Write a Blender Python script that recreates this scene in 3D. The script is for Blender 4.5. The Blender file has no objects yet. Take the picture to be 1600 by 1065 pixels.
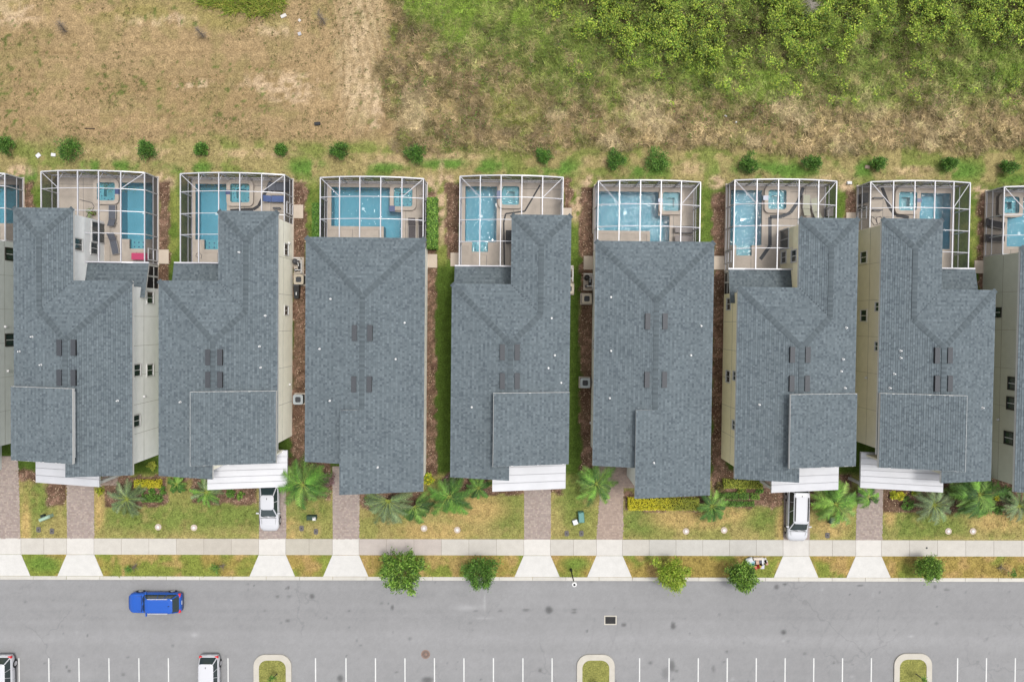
import bpy, math, random
import numpy as np
from mathutils import Vector, Matrix

# ------------------------------------------------------------------ camera, sky, sun, exposure
SC = bpy.context.scene
COL = SC.collection
F, CX, CY = 1244.0, 800.0, 532.5          # focal length and centre in photograph pixels
H = 73.2                                   # drone height in metres
TILT = math.radians(-1.45)
cd = bpy.data.cameras.new('drone_camera'); cam = bpy.data.objects.new('drone_camera', cd); COL.objects.link(cam)
cam.location = (0, 0, H); cam.rotation_euler = (TILT, 0, 0)
cd.sensor_width = 36.0; cd.lens = F / 1600 * 36.0; cd.clip_end = 3000
SC.camera = cam
SUNV = Vector((0.235, 0.14, 1.0)).normalized()
W = bpy.data.worlds.new('World'); SC.world = W; W.use_nodes = True
nt = W.node_tree; bg = nt.nodes['Background']
sky = nt.nodes.new('ShaderNodeTexSky'); sky.sky_type = 'NISHITA'; sky.sun_disc = False
sky.sun_elevation = math.asin(SUNV.z); sky.sun_rotation = math.atan2(SUNV.x, SUNV.y)
sky.air_density = 1.0; sky.dust_density = 4.0
hsv = nt.nodes.new('ShaderNodeHueSaturation'); hsv.inputs['Saturation'].default_value = 0.22
nt.links.new(sky.outputs[0], hsv.inputs['Color']); nt.links.new(hsv.outputs[0], bg.inputs['Color'])
bg.inputs['Strength'].default_value = 0.135
sd = bpy.data.lights.new('sun', 'SUN'); sun = bpy.data.objects.new('sun', sd); COL.objects.link(sun)
sd.energy = 1.2; sd.angle = math.radians(11); sd.color = (1.0, 0.965, 0.91)
sun.rotation_euler = SUNV.to_track_quat('Z', 'Y').to_euler()
SC.view_settings.view_transform = 'Standard'; SC.view_settings.look = 'None'
SC.view_settings.gamma = 1.0; SC.view_settings.use_curve_mapping = False
SC.view_settings.exposure = 0.98
SC.cycles.transparent_max_bounces = 24
SC.cycles.max_bounces = 6

rnd = random.Random(7)
RG = np.random.RandomState(11)
GAIN = 1.95                                # display value of a fully lit surface / its base colour

def lin(c):
    c = c / 255.0
    return c / 12.92 if c <= 0.04045 else ((c + 0.055) / 1.055) ** 2.4
def S(r, g, b, k=1.0):
    return (min(lin(r) / GAIN * k, 0.9), min(lin(g) / GAIN * k, 0.9), min(lin(b) / GAIN * k, 0.9))
def SA(r, g, b): return np.array(S(r, g, b))

# ------------------------------------------------------------------ measuring: photograph pixel + height -> place in the world
ct, st = math.cos(TILT), math.sin(TILT)
def P(px, py, z=0.0):
    dx, dy, dz = (px - CX) / F, -(py - CY) / F, -1.0
    y, zz = dy * ct - dz * st, dy * st + dz * ct
    t = (H - z) / -zz
    return dx * t, y * t
TH = math.radians(-0.62)                   # the row of houses is turned a little against the street
ch, sh = math.cos(TH), math.sin(TH)
def U(px, py, z=0.0):
    x, y = P(px, py, z)
    return x * ch + y * sh, -x * sh + y * ch
def uv2xy(u, v): return u * ch - v * sh, u * sh + v * ch
def to_px(x, y, z=0.0):
    Z = z - H
    yc, zc = y * ct + Z * st, -y * st + Z * ct
    return CX + F * x / -zc, CY - F * yc / -zc
def wall_hit(px, py, uw):                  # pixel ray against the upright plane u = uw in the houses' frame
    u0, v0 = U(px, py, 0.0); u1, v1 = U(px, py, 8.0)
    k = (uw - u0) / (u1 - u0)
    return v0 + (v1 - v0) * k, 8.0 * k

# ------------------------------------------------------------------ materials
MATS = {}
def mat(name, color=None, rough=0.8, spec=0.3, metal=0.0, noise=0.0, nscale=4.0, bump=0.0, bscale=30.0, vcol=False, fine=0.0, fscale=40.0, trans=0.0):
    if name in MATS: return MATS[name]
    m = bpy.data.materials.new(name); m.use_nodes = True; MATS[name] = m
    t = m.node_tree; b = t.nodes['Principled BSDF']
    b.inputs['Roughness'].default_value = rough; b.inputs['Metallic'].default_value = metal
    b.inputs['Specular IOR Level'].default_value = spec
    src = None
    if vcol:
        a = t.nodes.new('ShaderNodeAttribute'); a.attribute_name = 'col'; src = a.outputs['Color']
    else:
        r = t.nodes.new('ShaderNodeRGB'); r.outputs[0].default_value = (*color, 1); src = r.outputs[0]
    tc = t.nodes.new('ShaderNodeNewGeometry')
    for amt, scl, det in ((noise, nscale, 4.0), (fine, fscale, 2.0)):
        if amt > 0:
            n = t.nodes.new('ShaderNodeTexNoise'); n.inputs['Scale'].default_value = scl; n.inputs['Detail'].default_value = det
            t.links.new(tc.outputs['Position'], n.inputs['Vector'])
            mr = t.nodes.new('ShaderNodeMapRange'); mr.inputs['From Min'].default_value = 0.3; mr.inputs['From Max'].default_value = 0.7
            mr.inputs['To Min'].default_value = 1 - amt; mr.inputs['To Max'].default_value = 1 + amt
            t.links.new(n.outputs['Fac'], mr.inputs['Value'])
            vm = t.nodes.new('ShaderNodeVectorMath'); vm.operation = 'SCALE'
            t.links.new(src, vm.inputs[0]); t.links.new(mr.outputs[0], vm.inputs['Scale']); src = vm.outputs[0]
    t.links.new(src, b.inputs['Base Color'])
    if bump > 0:
        n = t.nodes.new('ShaderNodeTexNoise'); n.inputs['Scale'].default_value = bscale; n.inputs['Detail'].default_value = 3
        t.links.new(tc.outputs['Position'], n.inputs['Vector'])
        bp = t.nodes.new('ShaderNodeBump'); bp.inputs['Strength'].default_value = bump; bp.inputs['Distance'].default_value = 0.05
        t.links.new(n.outputs['Fac'], bp.inputs['Height']); t.links.new(bp.outputs[0], b.inputs['Normal'])
    return m
def see_through(name, color, alpha, gloss=False, tint=(1, 1, 1)):
    m = bpy.data.materials.new(name); m.use_nodes = True; MATS[name] = m
    t = m.node_tree; t.nodes.clear(); o = t.nodes.new('ShaderNodeOutputMaterial')
    tr = t.nodes.new('ShaderNodeBsdfTransparent'); tr.inputs[0].default_value = (*tint, 1)
    mx = t.nodes.new('ShaderNodeMixShader'); mx.inputs[0].default_value = alpha
    d = t.nodes.new('ShaderNodeBsdfDiffuse'); d.inputs[0].default_value = (*color, 1)
    t.links.new(tr.outputs[0], mx.inputs[1]); t.links.new(d.outputs[0], mx.inputs[2]); t.links.new(mx.outputs[0], o.inputs[0])
    return m
M_vc = mat('coloured_matt', vcol=True, rough=0.9, spec=0.1)
M_leaf = mat('leaf', vcol=True, rough=0.6, spec=0.25)
M_shingle = mat('asphalt_shingle', vcol=True, rough=0.95, spec=0.06, noise=0.04, nscale=0.35, fine=0.1, fscale=60)
M_soil = mat('soil_and_turf', vcol=True, rough=1.0, spec=0.05, noise=0.2, nscale=2.0, fine=0.34, fscale=7.5, bump=0.4, bscale=14)
M_white = mat('white_aluminium', S(218, 218, 224), rough=0.35, spec=0.5)
M_trim = mat('white_trim', S(244, 243, 240), rough=0.5, noise=0.03)
M_dframe = mat('dark_frame', S(62, 58, 54), rough=0.5)
M_glass = mat('window_glass', (0.02, 0.032, 0.034), rough=0.08, spec=0.7)
M_panel = mat('white_metal_roof', S(222, 223, 228), rough=0.38, spec=0.5, noise=0.05, nscale=0.8)
M_conc = mat('concrete', vcol=True, rough=0.9, spec=0.2, noise=0.05, nscale=1.6, fine=0.06, fscale=22)
M_deck = mat('pool_deck_paver', vcol=True, rough=0.85, spec=0.2, noise=0.06, nscale=2.0, fine=0.06, fscale=30)
M_cope = mat('coping', S(216, 203, 188), rough=0.8, noise=0.06, nscale=5, fine=0.06)
M_screen = see_through('insect_screen_roof', (0.09, 0.09, 0.1), 0.10)
M_screenw = see_through('insect_screen_wall', (0.05, 0.05, 0.055), 0.7)
M_screend = see_through('insect_screen_lanai', (0.02, 0.02, 0.022), 0.9)
M_seam = mat('seam_metal', S(190, 192, 198), rough=0.4)
M_black = mat('black_plastic', (0.012, 0.012, 0.013), rough=0.5)
M_dark = mat('dark_metal', (0.05, 0.05, 0.055), rough=0.5)
M_vent = mat('grey_vent_metal', S(70, 74, 80), rough=0.55, noise=0.06)
M_pvc = mat('white_pvc', S(245, 245, 245), rough=0.4)
M_tyre = mat('tyre_rubber', (0.02, 0.02, 0.02), rough=0.9)
M_rim = mat('alloy_rim', (0.5, 0.5, 0.52), rough=0.3, metal=0.6)
M_red = mat('red_lens', (0.5, 0.01, 0.015), rough=0.2, spec=0.6)
M_lens = mat('clear_lens', (0.6, 0.62, 0.65), rough=0.15, spec=0.6)
M_bark = mat('bark', (0.09, 0.065, 0.045), rough=0.95, noise=0.2, nscale=8)
M_twig = mat('grey_twig', S(150, 138, 125), rough=0.95, noise=0.15, nscale=6)
M_lineA = mat('road_paint', S(238, 238, 236), rough=0.7, noise=0.06, nscale=3, fine=0.08, fscale=20)
M_steel = mat('cast_iron', S(52, 52, 54), rough=0.6)

def water_mat(name, tint, sparkle):
    m = bpy.data.materials.new(name); m.use_nodes = True; MATS[name] = m
    t = m.node_tree; t.nodes.clear(); o = t.nodes.new('ShaderNodeOutputMaterial')
    tr = t.nodes.new('ShaderNodeBsdfTransparent'); tr.inputs[0].default_value = (*tint, 1)
    g = t.nodes.new('ShaderNodeBsdfGlossy'); g.inputs['Roughness'].default_value = 0.03; g.inputs[0].default_value = (1, 1, 1, 1)
    fr = t.nodes.new('ShaderNodeFresnel'); fr.inputs['IOR'].default_value = 1.33 if sparkle < 0.6 else 1.42
    mx = t.nodes.new('ShaderNodeMixShader')
    geo = t.nodes.new('ShaderNodeNewGeometry')
    n = t.nodes.new('ShaderNodeTexNoise'); n.inputs['Scale'].default_value = 3.4 if sparkle < 0.6 else 4.5; n.inputs['Detail'].default_value = 2.0; n.inputs['Distortion'].default_value = 0.6
    bp = t.nodes.new('ShaderNodeBump'); bp.inputs['Strength'].default_value = sparkle; bp.inputs['Distance'].default_value = 0.1
    t.links.new(geo.outputs['Position'], n.inputs['Vector']); t.links.new(n.outputs['Fac'], bp.inputs['Height'])
    t.links.new(bp.outputs[0], g.inputs['Normal']); t.links.new(bp.outputs[0], fr.inputs['Normal'])
    t.links.new(fr.outputs[0], mx.inputs[0]); t.links.new(tr.outputs[0], mx.inputs[1]); t.links.new(g.outputs[0], mx.inputs[2])
    t.links.new(mx.outputs[0], o.inputs[0]); return m
M_water = water_mat('pool_water', (0.80, 0.94, 0.97), 0.5)
M_water2 = water_mat('breezy_pool_water', (0.80, 0.94, 0.97), 0.95)
def plaster_mat():
    m = mat('pool_plaster', S(118, 180, 198, k=1.22), rough=0.8, noise=0.05, nscale=1.2)
    return m
M_plaster = plaster_mat()
M_shelf = mat('shelf_plaster', S(140, 205, 215), rough=0.8, noise=0.05, nscale=2)
M_bluetile = mat('blue_tile', S(70, 90, 140), rough=0.3, spec=0.5, noise=0.1, nscale=12)

# ------------------------------------------------------------------ object helpers
ORG = {}
def tag(o, label=None, cat=None, group=None, kind=None):
    if label: o['label'] = label
    if cat: o['category'] = cat
    if group: o['group'] = group
    if kind: o['kind'] = kind
    return o
def thing(name, label, cat, u, v, z=0.0, group=None, house=True, rot=0.0):
    o = bpy.data.objects.new(name, None); COL.objects.link(o); o.empty_display_size = 0.3
    x, y = uv2xy(u, v) if house else (u, v)
    o.location = (x, y, z); o.rotation_euler = (0, 0, (TH if house else 0.0) + rot)
    ORG[o.name] = (u, v, z)
    return tag(o, label, cat, group)
def link_mesh(name, me, parent=None, loc=None, rotz=0.0):
    o = bpy.data.objects.new(name, me); COL.objects.link(o)
    if parent is not None:
        o.parent = parent; ORG[o.name] = ORG.get(parent.name, (0, 0, 0))
    elif loc is not None:
        o.location = loc; o.rotation_euler = (0, 0, rotz)
    return o
class MB:
    def __init__(s): s.v = []; s.f = []; s.c = []; s.m = []; s.mi = 0
    def face(s, pts, c=None):
        i = len(s.v); s.v += [tuple(p) for p in pts]; s.f.append(tuple(range(i, i + len(pts)))); s.c.append(c or (0.5, 0.5, 0.5)); s.m.append(s.mi)
    def box(s, u0, u1, v0, v1, z0, z1, c=None):
        if u0 > u1: u0, u1 = u1, u0
        if v0 > v1: v0, v1 = v1, v0
        s.hexa([(u0, v0, z0), (u1, v0, z0), (u1, v1, z0), (u0, v1, z0)], [(u0, v0, z1), (u1, v0, z1), (u1, v1, z1), (u0, v1, z1)], c)
    def hexa(s, a, b, c=None):
        n = len(a); i = len(s.v); s.v += list(a) + list(b)
        fs = [tuple(i + k for k in range(n))[::-1], tuple(i + n + k for k in range(n))] + [(i + k, i + (k + 1) % n, i + n + (k + 1) % n, i + n + k) for k in range(n)]
        s.f += fs; s.c += [c or (0.5, 0.5, 0.5)] * len(fs); s.m += [s.mi] * len(fs)
    def prism(s, poly, z0, z1, c=None):
        s.hexa([(p[0], p[1], z0) for p in poly], [(p[0], p[1], z1) for p in poly], c)
    def beam(s, p, q, w=0.1, h=None, c=None):
        p, q = Vector(p), Vector(q); d = (q - p)
        if d.length < 1e-6: return
        d.normalize(); up = Vector((0, 0, 1)) if abs(d.z) < 0.95 else Vector((0, 1, 0))
        a = d.cross(up).normalized() * (w / 2); b = a.cross(d).normalized() * ((h or w) / 2)
        s.hexa([p - a - b, p + a - b, p + a + b, p - a + b], [q - a - b, q + a - b, q + a + b, q - a + b], c)
    def tube(s, pts, rads, n=6, c=None):
        rings = []
        for k, p in enumerate(pts):
            p = Vector(p); d = (Vector(pts[min(k + 1, len(pts) - 1)]) - Vector(pts[max(k - 1, 0)])).normalized()
            up = Vector((0, 0, 1)) if abs(d.z) < 0.9 else Vector((1, 0, 0))
            a = d.cross(up).normalized(); b = a.cross(d)
            rings.append([p + (a * math.cos(2 * math.pi * j / n) + b * math.sin(2 * math.pi * j / n)) * rads[k] for j in range(n)])
        i = len(s.v)
        for r in rings: s.v += [tuple(q) for q in r]
        fs = []
        for k in range(len(rings) - 1):
            for j in range(n):
                fs.append((i + k * n + j, i + k * n + (j + 1) % n, i + (k + 1) * n + (j + 1) % n, i + (k + 1) * n + j))
        fs.append(tuple(i + j for j in range(n))[::-1]); fs.append(tuple(i + (len(rings) - 1) * n + j for j in range(n)))
        s.f += fs; s.c += [c or (0.5, 0.5, 0.5)] * len(fs); s.m += [s.mi] * len(fs)
    def disc(s, u, v, r, z0, z1, n=16, c=None):
        s.prism([(u + r * math.cos(2 * math.pi * j / n), v + r * math.sin(2 * math.pi * j / n)) for j in range(n)], z0, z1, c)
    def ring(s, outer, inner, z0, z1, c=None):
        n = len(outer); i = len(s.v)
        for poly, z in ((outer, z0), (outer, z1), (inner, z1), (inner, z0)): s.v += [(p[0], p[1], z) for p in poly]
        fs = []
        for k in range(n):
            k2 = (k + 1) % n
            for r in range(4):
                r2 = (r + 1) % 4
                fs.append((i + r * n + k, i + r * n + k2, i + r2 * n + k2, i + r2 * n + k))
        s.f += fs; s.c += [c or (0.5, 0.5, 0.5)] * len(fs); s.m += [s.mi] * len(fs)
    def mesh(s, name, m, org=(0, 0, 0), smooth=False):
        me = bpy.data.meshes.new(name)
        vv = np.array([tuple(p) for p in s.v], dtype=float) - np.array(org)
        me.from_pydata(vv.tolist(), [], s.f)
        for mm in (m if isinstance(m, (list, tuple)) else [m]): me.materials.append(mm)
        if isinstance(m, (list, tuple)): me.polygons.foreach_set('material_index', s.m)
        ca = me.color_attributes.new('col', 'FLOAT_COLOR', 'CORNER')
        ln = np.array([len(f) for f in s.f]); cc = np.ones((len(s.f), 4)); cc[:, :3] = np.array(s.c)
        ca.data.foreach_set('color', np.repeat(cc, ln, axis=0).ravel())
        if smooth: me.polygons.foreach_set('use_smooth', [True] * len(me.polygons))
        me.update(); return me
    def build(s, name, m, parent=None, org=None, house=True, kind=None, smooth=False):
        """mesh points are given in the frame's own coordinates"""
        if parent is not None:
            o = link_mesh(name, s.mesh(name, m, ORG.get(parent.name, (0, 0, 0)), smooth), parent)
        else:
            if org is None:
                a = np.array([tuple(p) for p in s.v]); org = ((a[:, 0].min() + a[:, 0].max()) / 2, (a[:, 1].min() + a[:, 1].max()) / 2, a[:, 2].min())
            x, y = uv2xy(org[0], org[1]) if house else org[:2]
            o = link_mesh(name, s.mesh(name, m, org, smooth), None, (x, y, org[2]), TH if house else 0.0)
            ORG[o.name] = org
        if kind: o['kind'] = kind
        return o
def shape(name, mesh_obj, u, v, z, parent):       # another object sharing a mesh, as a part
    o = bpy.data.objects.new(name, mesh_obj.data); COL.objects.link(o); o.parent = parent
    p = ORG.get(parent.name, (0, 0, 0)); o.location = (u - p[0], v - p[1], z - p[2]); ORG[o.name] = p
    return o
def fast(name, V, Fc, C, m, parent=None, kind=None, loc=(0, 0, 0)):
    """many small faces from arrays; V in world metres, all faces with the same corner count"""
    me = bpy.data.meshes.new(name); V = np.asarray(V, dtype=np.float32) - np.array(loc, dtype=np.float32); Fc = np.asarray(Fc, dtype=np.int32); k = Fc.shape[1]
    me.vertices.add(len(V)); me.vertices.foreach_set('co', V.ravel())
    me.loops.add(Fc.size); me.loops.foreach_set('vertex_index', Fc.ravel())
    me.polygons.add(len(Fc)); me.polygons.foreach_set('loop_start', np.arange(len(Fc), dtype=np.int32) * k)
    try: me.polygons.foreach_set('loop_total', np.full(len(Fc), k, dtype=np.int32))
    except Exception: pass
    me.materials.append(m); me.update(calc_edges=True)
    ca = me.color_attributes.new('col', 'FLOAT_COLOR', 'CORNER')
    cc = np.ones((len(Fc), 4), dtype=np.float32); cc[:, :3] = C
    ca.data.foreach_set('color', np.repeat(cc, k, axis=0).ravel())
    o = link_mesh(name, me, parent, None)
    if parent is None: o.location = loc
    if kind: o['kind'] = kind
    return o

# ------------------------------------------------------------------ noise on arrays
def vnoise(x, y, scale, seed):
    x = np.asarray(x, float) / scale + seed * 17.31; y = np.asarray(y, float) / scale + seed * 9.77
    xi, yi = np.floor(x), np.floor(y); fx, fy = x - xi, y - yi
    fx = fx * fx * (3 - 2 * fx); fy = fy * fy * (3 - 2 * fy)
    def h(a, b):
        s = np.sin(a * 127.1 + b * 311.7 + seed * 74.7) * 43758.5453
        return s - np.floor(s)
    return (h(xi, yi) * (1 - fx) + h(xi + 1, yi) * fx) * (1 - fy) + (h(xi, yi + 1) * (1 - fx) + h(xi + 1, yi + 1) * fx) * fy
def fbm(x, y, scale, seed, octv=4):
    t = 0; a = 0.5; n = 0
    for k in range(octv):
        t = t + a * vnoise(x, y, scale / 2 ** k, seed + k * 3.1); n += a; a *= 0.55
    return t / n
def sstep(a, b, x):
    t = np.clip((x - a) / (b - a), 0, 1); return t * t * (3 - 2 * t)
def mixc(A, B, w): return A * (1 - w[:, None]) + B * w[:, None]

# ------------------------------------------------------------------ where things lie, in photograph pixels
BLOBS_GREEN = [(480, 262, 34, 12), (530, 275, 50, 10), (170, 262, 60, 12), (760, 262, 34, 14), (870, 262, 34, 14), (1010, 268, 34, 10), (1210, 266, 80, 12), (1345, 264, 34, 12), (1500, 266, 34, 14), (700, 256, 50, 8), (1590, 285, 30, 12), (40, 275, 40, 10), (300, 262, 40, 8), (600, 262, 30, 8)]
BARE = [(1080, 262, 22, 10), (1300, 280, 40, 8), (615, 250, 60, 9), (930, 250, 20, 8), (1430, 268, 40, 8), (200, 240, 90, 12), (700, 245, 60, 8), (400, 240, 60, 8)]
FRONT_GREEN = [(60, 780, 22, 36), (330, 805, 120, 22), (230, 810, 90, 20), (790, 800, 26, 30), (900, 770, 26, 50), (1190, 808, 34, 18), (1000, 815, 28, 22), (1430, 820, 80, 22), (1590, 790, 20, 30), (480, 800, 30, 16), (1120, 790, 60, 12), (340, 740, 20, 30)]
FRONT_DRY = [(740, 795, 50, 22), (680, 830, 60, 14), (1080, 810, 60, 16), (1130, 800, 40, 16), (1225, 820, 12, 24), (455, 830, 12, 20), (1560, 815, 40, 16), (1300, 820, 26, 20), (40, 815, 8, 40), (155, 800, 8, 30), (1390, 800, 10, 26), (850, 830, 10, 26)]
MULCH = [  # boxes x0,x1,y0,y1 of mulch beds and strips
    (246, 266, 286, 460), (456, 480, 282, 745), (664, 683, 300, 400), (664, 681, 400, 745), (697, 719, 286, 410), (880, 893, 280, 345), (907, 929, 292, 740), (1113, 1137, 300, 745), (1320, 1340, 300, 345), (1529, 1541, 300, 455), (36, 52, 286, 330),
    (165, 262, 742, 790), (72, 104, 742, 790), (26, 60, 735, 752), (275, 322, 735, 752), (300, 402, 740, 787), (447, 520, 712, 780), (561, 660, 765, 795), (690, 760, 740, 772), (760, 820, 762, 772), (861, 880, 755, 772),
    (975, 1110, 765, 798), (1112, 1225, 735, 792), (1265, 1330, 740, 790), (1378, 1460, 745, 800), (1460, 1600, 745, 800), (500, 520, 735, 765)]
def ell(px, py, L, soft=0.35):
    w = np.zeros(len(px))
    for (x, y, a, b) in L:
        d = np.sqrt(((px - x) / a) ** 2 + ((py - y) / b) ** 2)
        w = np.maximum(w, 1 - sstep(1 - soft, 1 + soft, d))
    return w
def mulch_w(px, py):
    jx = px + (vnoise(px, py, 9, 5) - 0.5) * 9; jy = py + (vnoise(px, py, 9, 6) - 0.5) * 9
    w = np.zeros(len(px))
    for (x0, x1, y0, y1) in MULCH:
        w = np.maximum(w, sstep(x0 - 1.5, x0 + 1.5, jx) * (1 - sstep(x1 - 1.5, x1 + 1.5, jx)) * sstep(y0 - 1.5, y0 + 1.5, jy) * (1 - sstep(y1 - 1.5, y1 + 1.5, jy)))
    return w
def scrub_w(px, py):
    edge = 596 + (fbm(px, py, 40, 21) - 0.5) * 44 + 16 * np.exp(-((py - 10) / 40) ** 2) + 12 * sstep(150, 220, py) + (fbm(px, py, 9, 23) - 0.5) * 10
    low = 232 + (fbm(px, py, 60, 22) - 0.5) * 36 + np.clip((px - 1000) / 600, 0, 1) * 6
    return sstep(edge - 6, edge + 10, px) * (1 - sstep(low - 8, low + 8, py))
def ground_col(px, py):
    n1 = fbm(px, py, 60, 1); n2 = fbm(px, py, 22, 2); n3 = fbm(px, py, 8, 3, 3)
    n = len(px)
    # bare field on the left
    tan = np.tile(SA(176, 151, 113), (n, 1))
    tan = mixc(tan, SA(163, 140, 102), sstep(0.42, 0.62, n1) * 0.8)
    tan = mixc(tan, SA(150, 138, 92), sstep(0.52, 0.66, n2) * 0.55)
    sand = ell(px, py, [(440, 130, 60, 16), (300, 132, 30, 8), (460, 152, 40, 10), (560, 130, 26, 36), (560, 60, 14, 60), (20, 20, 40, 20), (250, 30, 60, 10), (430, 45, 30, 12), (585, 165, 14, 40)], 0.6)
    tan = mixc(tan, SA(216, 190, 158), sand * sstep(0.4, 0.6, n3) * 0.8)
    tan = mixc(tan, SA(160, 148, 92), ell(px, py, [(230, 10, 200, 22), (380, 30, 120, 16)], 0.6) * sstep(0.35, 0.6, n2) * 0.8)
    cxt = 560 + 20 * np.sin((py - 40) / 70.0) ; trk = np.zeros(n)
    for off in (-34, -22, -8, 4, 18, 30): trk = np.maximum(trk, np.exp(-((px - cxt - off - 0.0009 * (py - 60) ** 2 * (off - 10) / 20) / 2.4) ** 2))
    for r0 in (150, 166, 190, 206, 236): trk = np.maximum(trk, 0.7 * np.exp(-((np.sqrt((px - 400) ** 2 * 0.9 + (py + 40) ** 2) - r0) / 2.2) ** 2) * (px > 380) * (px < 575))
    for y0 in (60, 78, 118, 136, 176): trk = np.maximum(trk, 0.5 * np.exp(-((py - y0 - 6 * np.sin(px / 120.0)) / 2.0) ** 2) * (px < 440))
    trk = trk * (0.4 + 0.9 * vnoise(px, py, 20, 31))
    tan = mixc(tan, SA(206, 184, 147), ell(px, py, [(562, 70, 38, 130)], 0.35) * 0.55)
    tan = mixc(tan, SA(146, 122, 88), np.clip(trk, 0, 1) * 0.75)
    mow = sstep(0.52, 0.7, vnoise(px * 0.06, py + px * 0.03, 7, 33)) * (px < 560)
    tan = mixc(tan, SA(168, 146, 110), mow * 0.3)
    tan = mixc(tan, SA(92, 112, 52), sstep(0.70, 0.78, fbm(px, py, 7, 8, 2)) * sstep(0.45, 0.6, n1) * 0.8)
    # scrub on the right
    br = np.tile(SA(134, 118, 84), (n, 1))
    br = mixc(br, SA(104, 92, 64), sstep(0.48, 0.64, n2))
    br = mixc(br, SA(165, 146, 104), sstep(0.5, 0.68, fbm(px, py, 26, 12)) * 0.8)
    gy = 128 + (n1 - 0.5) * 120 - np.clip((820 - px) / 200, -0.2, 1.0) * 130
    gw = (1 - sstep(gy - 40, gy + 40, py + (fbm(px, py, 16, 94, 3) - 0.5) * 90)) * 0.84
    gr = mixc(np.tile(SA(104, 120, 58), (n, 1)), SA(128, 142, 74), sstep(0.4, 0.6, n3))
    gr = mixc(gr, SA(62, 80, 34), sstep(0.5, 0.66, n2) * 0.7)
    br = mixc(br, gr, np.clip(gw, 0, 1))
    br = mixc(br, SA(120, 130, 58), ell(px, py, [(805, 175, 40, 26), (1440, 60, 45, 40)], 0.5) * 0.8)
    br = mixc(br, SA(188, 168, 122), ell(px, py, [(1320, 200, 70, 26), (1530, 200, 60, 26), (1240, 215, 40, 10), (1130, 210, 50, 14), (1060, 160, 30, 20)], 0.5) * sstep(0.35, 0.6, n3) * 0.85)
    m5 = fbm(px, py, 13, 91, 3); m6 = fbm(px, py, 5, 92, 2)
    br = mixc(br, SA(84, 82, 46), sstep(0.56, 0.7, m5) * 0.75)
    br = mixc(br, SA(176, 154, 116), (1 - sstep(0.3, 0.44, m5)) * 0.55)
    br = mixc(br, SA(112, 126, 58), sstep(0.62, 0.72, fbm(px, py, 17, 93, 3)) * 0.7)
    br = mixc(br, SA(196, 178, 138), sstep(0.56, 0.66, fbm(px, py, 44, 101)) * sstep(120, 170, py) * 0.7)
    br = mixc(br, SA(128, 158, 60), sstep(0.5, 0.62, fbm(px, py, 50, 102)) * np.clip(gw, 0, 1) * 0.65)
    br = br * (1.05 + 0.8 * m6)[:, None]
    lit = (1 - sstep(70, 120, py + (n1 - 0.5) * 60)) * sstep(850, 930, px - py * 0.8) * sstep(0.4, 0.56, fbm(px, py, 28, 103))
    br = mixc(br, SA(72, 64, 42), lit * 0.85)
    C = mixc(tan, br, scrub_w(px, py))
    # back strip behind the pools
    bs = sstep(206, 236, py + (n1 - 0.5) * 40)
    back = np.tile(SA(172, 158, 108), (n, 1))
    back = mixc(back, SA(138, 146, 80), sstep(0.44, 0.58, n2))
    back = mixc(back, SA(200, 176, 134), ell(px, py, BARE, 0.5) * sstep(0.35, 0.55, n3 * 0.5 + n2 * 0.5))
    back = mixc(back, SA(106, 142, 64), ell(px, py, BLOBS_GREEN, 0.6) * sstep(0.3, 0.55, n2) * 0.95)
    C = mixc(C, back, bs * (1 - scrub_w(px, py)))
    # beside and between the houses
    side = np.tile(SA(108, 130, 58), (n, 1)); side = mixc(side, SA(150, 156, 84), sstep(0.48, 0.62, n2) * 0.8)
    side = mixc(side, SA(84, 106, 44), sstep(400, 430, py) * 1.0)  # shade between the house walls, put into the grass colour as darker green
    C = mixc(C, side, sstep(276, 300, py))
    # pale worn patches beside the cages' rear corners
    C = mixc(C, SA(214, 186, 152), ell(px, py, [(30, 268, 20, 10), (258, 285, 14, 16), (465, 290, 12, 16), (672, 300, 12, 24), (700, 282, 10, 10), (900, 320, 12, 24), (925, 285, 16, 10), (1120, 285, 12, 10), (1325, 290, 14, 10), (1530, 300, 12, 10), (470, 560, 6, 60), (915, 520, 8, 80), (1124, 560, 6, 60), (690, 320, 6, 60)], 0.5) * sstep(0.3, 0.55, n3))
    # front yards
    fr = np.tile(SA(156, 154, 90), (n, 1)); fr = mixc(fr, SA(178, 162, 106), sstep(0.46, 0.6, n2) * 0.7)
    fr = mixc(fr, SA(126, 142, 72), ell(px, py, FRONT_GREEN, 0.6) * sstep(0.25, 0.5, n3 * 0.6 + n1 * 0.4) * 0.95)
    fr = mixc(fr, SA(196, 170, 112), ell(px, py, FRONT_DRY, 0.6) * sstep(0.25, 0.5, n3 * 0.6 + n1 * 0.4))
    C = mixc(C, fr, sstep(736, 746, py))
    m7 = fbm(px, py, 9, 95, 3)
    fr = mixc(fr, SA(188, 172, 116), sstep(0.52, 0.68, m7) * 0.55); fr = mixc(fr, SA(112, 128, 60), (1 - sstep(0.34, 0.46, m7)) * 0.5)
    vg = np.tile(SA(168, 148, 84), (n, 1)); vg = mixc(vg, SA(138, 148, 70), sstep(0.44, 0.6, n1 + (1 - np.clip(px / 900, 0, 1)) * 0.16))
    vg = mixc(vg, SA(188, 158, 104), sstep(0.5, 0.66, n2) * 0.8)
    vg = mixc(vg, SA(112, 144, 62), ell(px, py, [(900, 880, 22, 10), (70, 880, 30, 12)], 0.6) * 0.8)
    C = mixc(C, vg, sstep(850, 856, py))
    C = mixc(C, SA(120, 134, 58), (py > 1000) * ell(px, py, [(425, 1050, 12, 14), (1425, 1045, 16, 10)], 0.6))
    mw = mulch_w(px, py)
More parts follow.
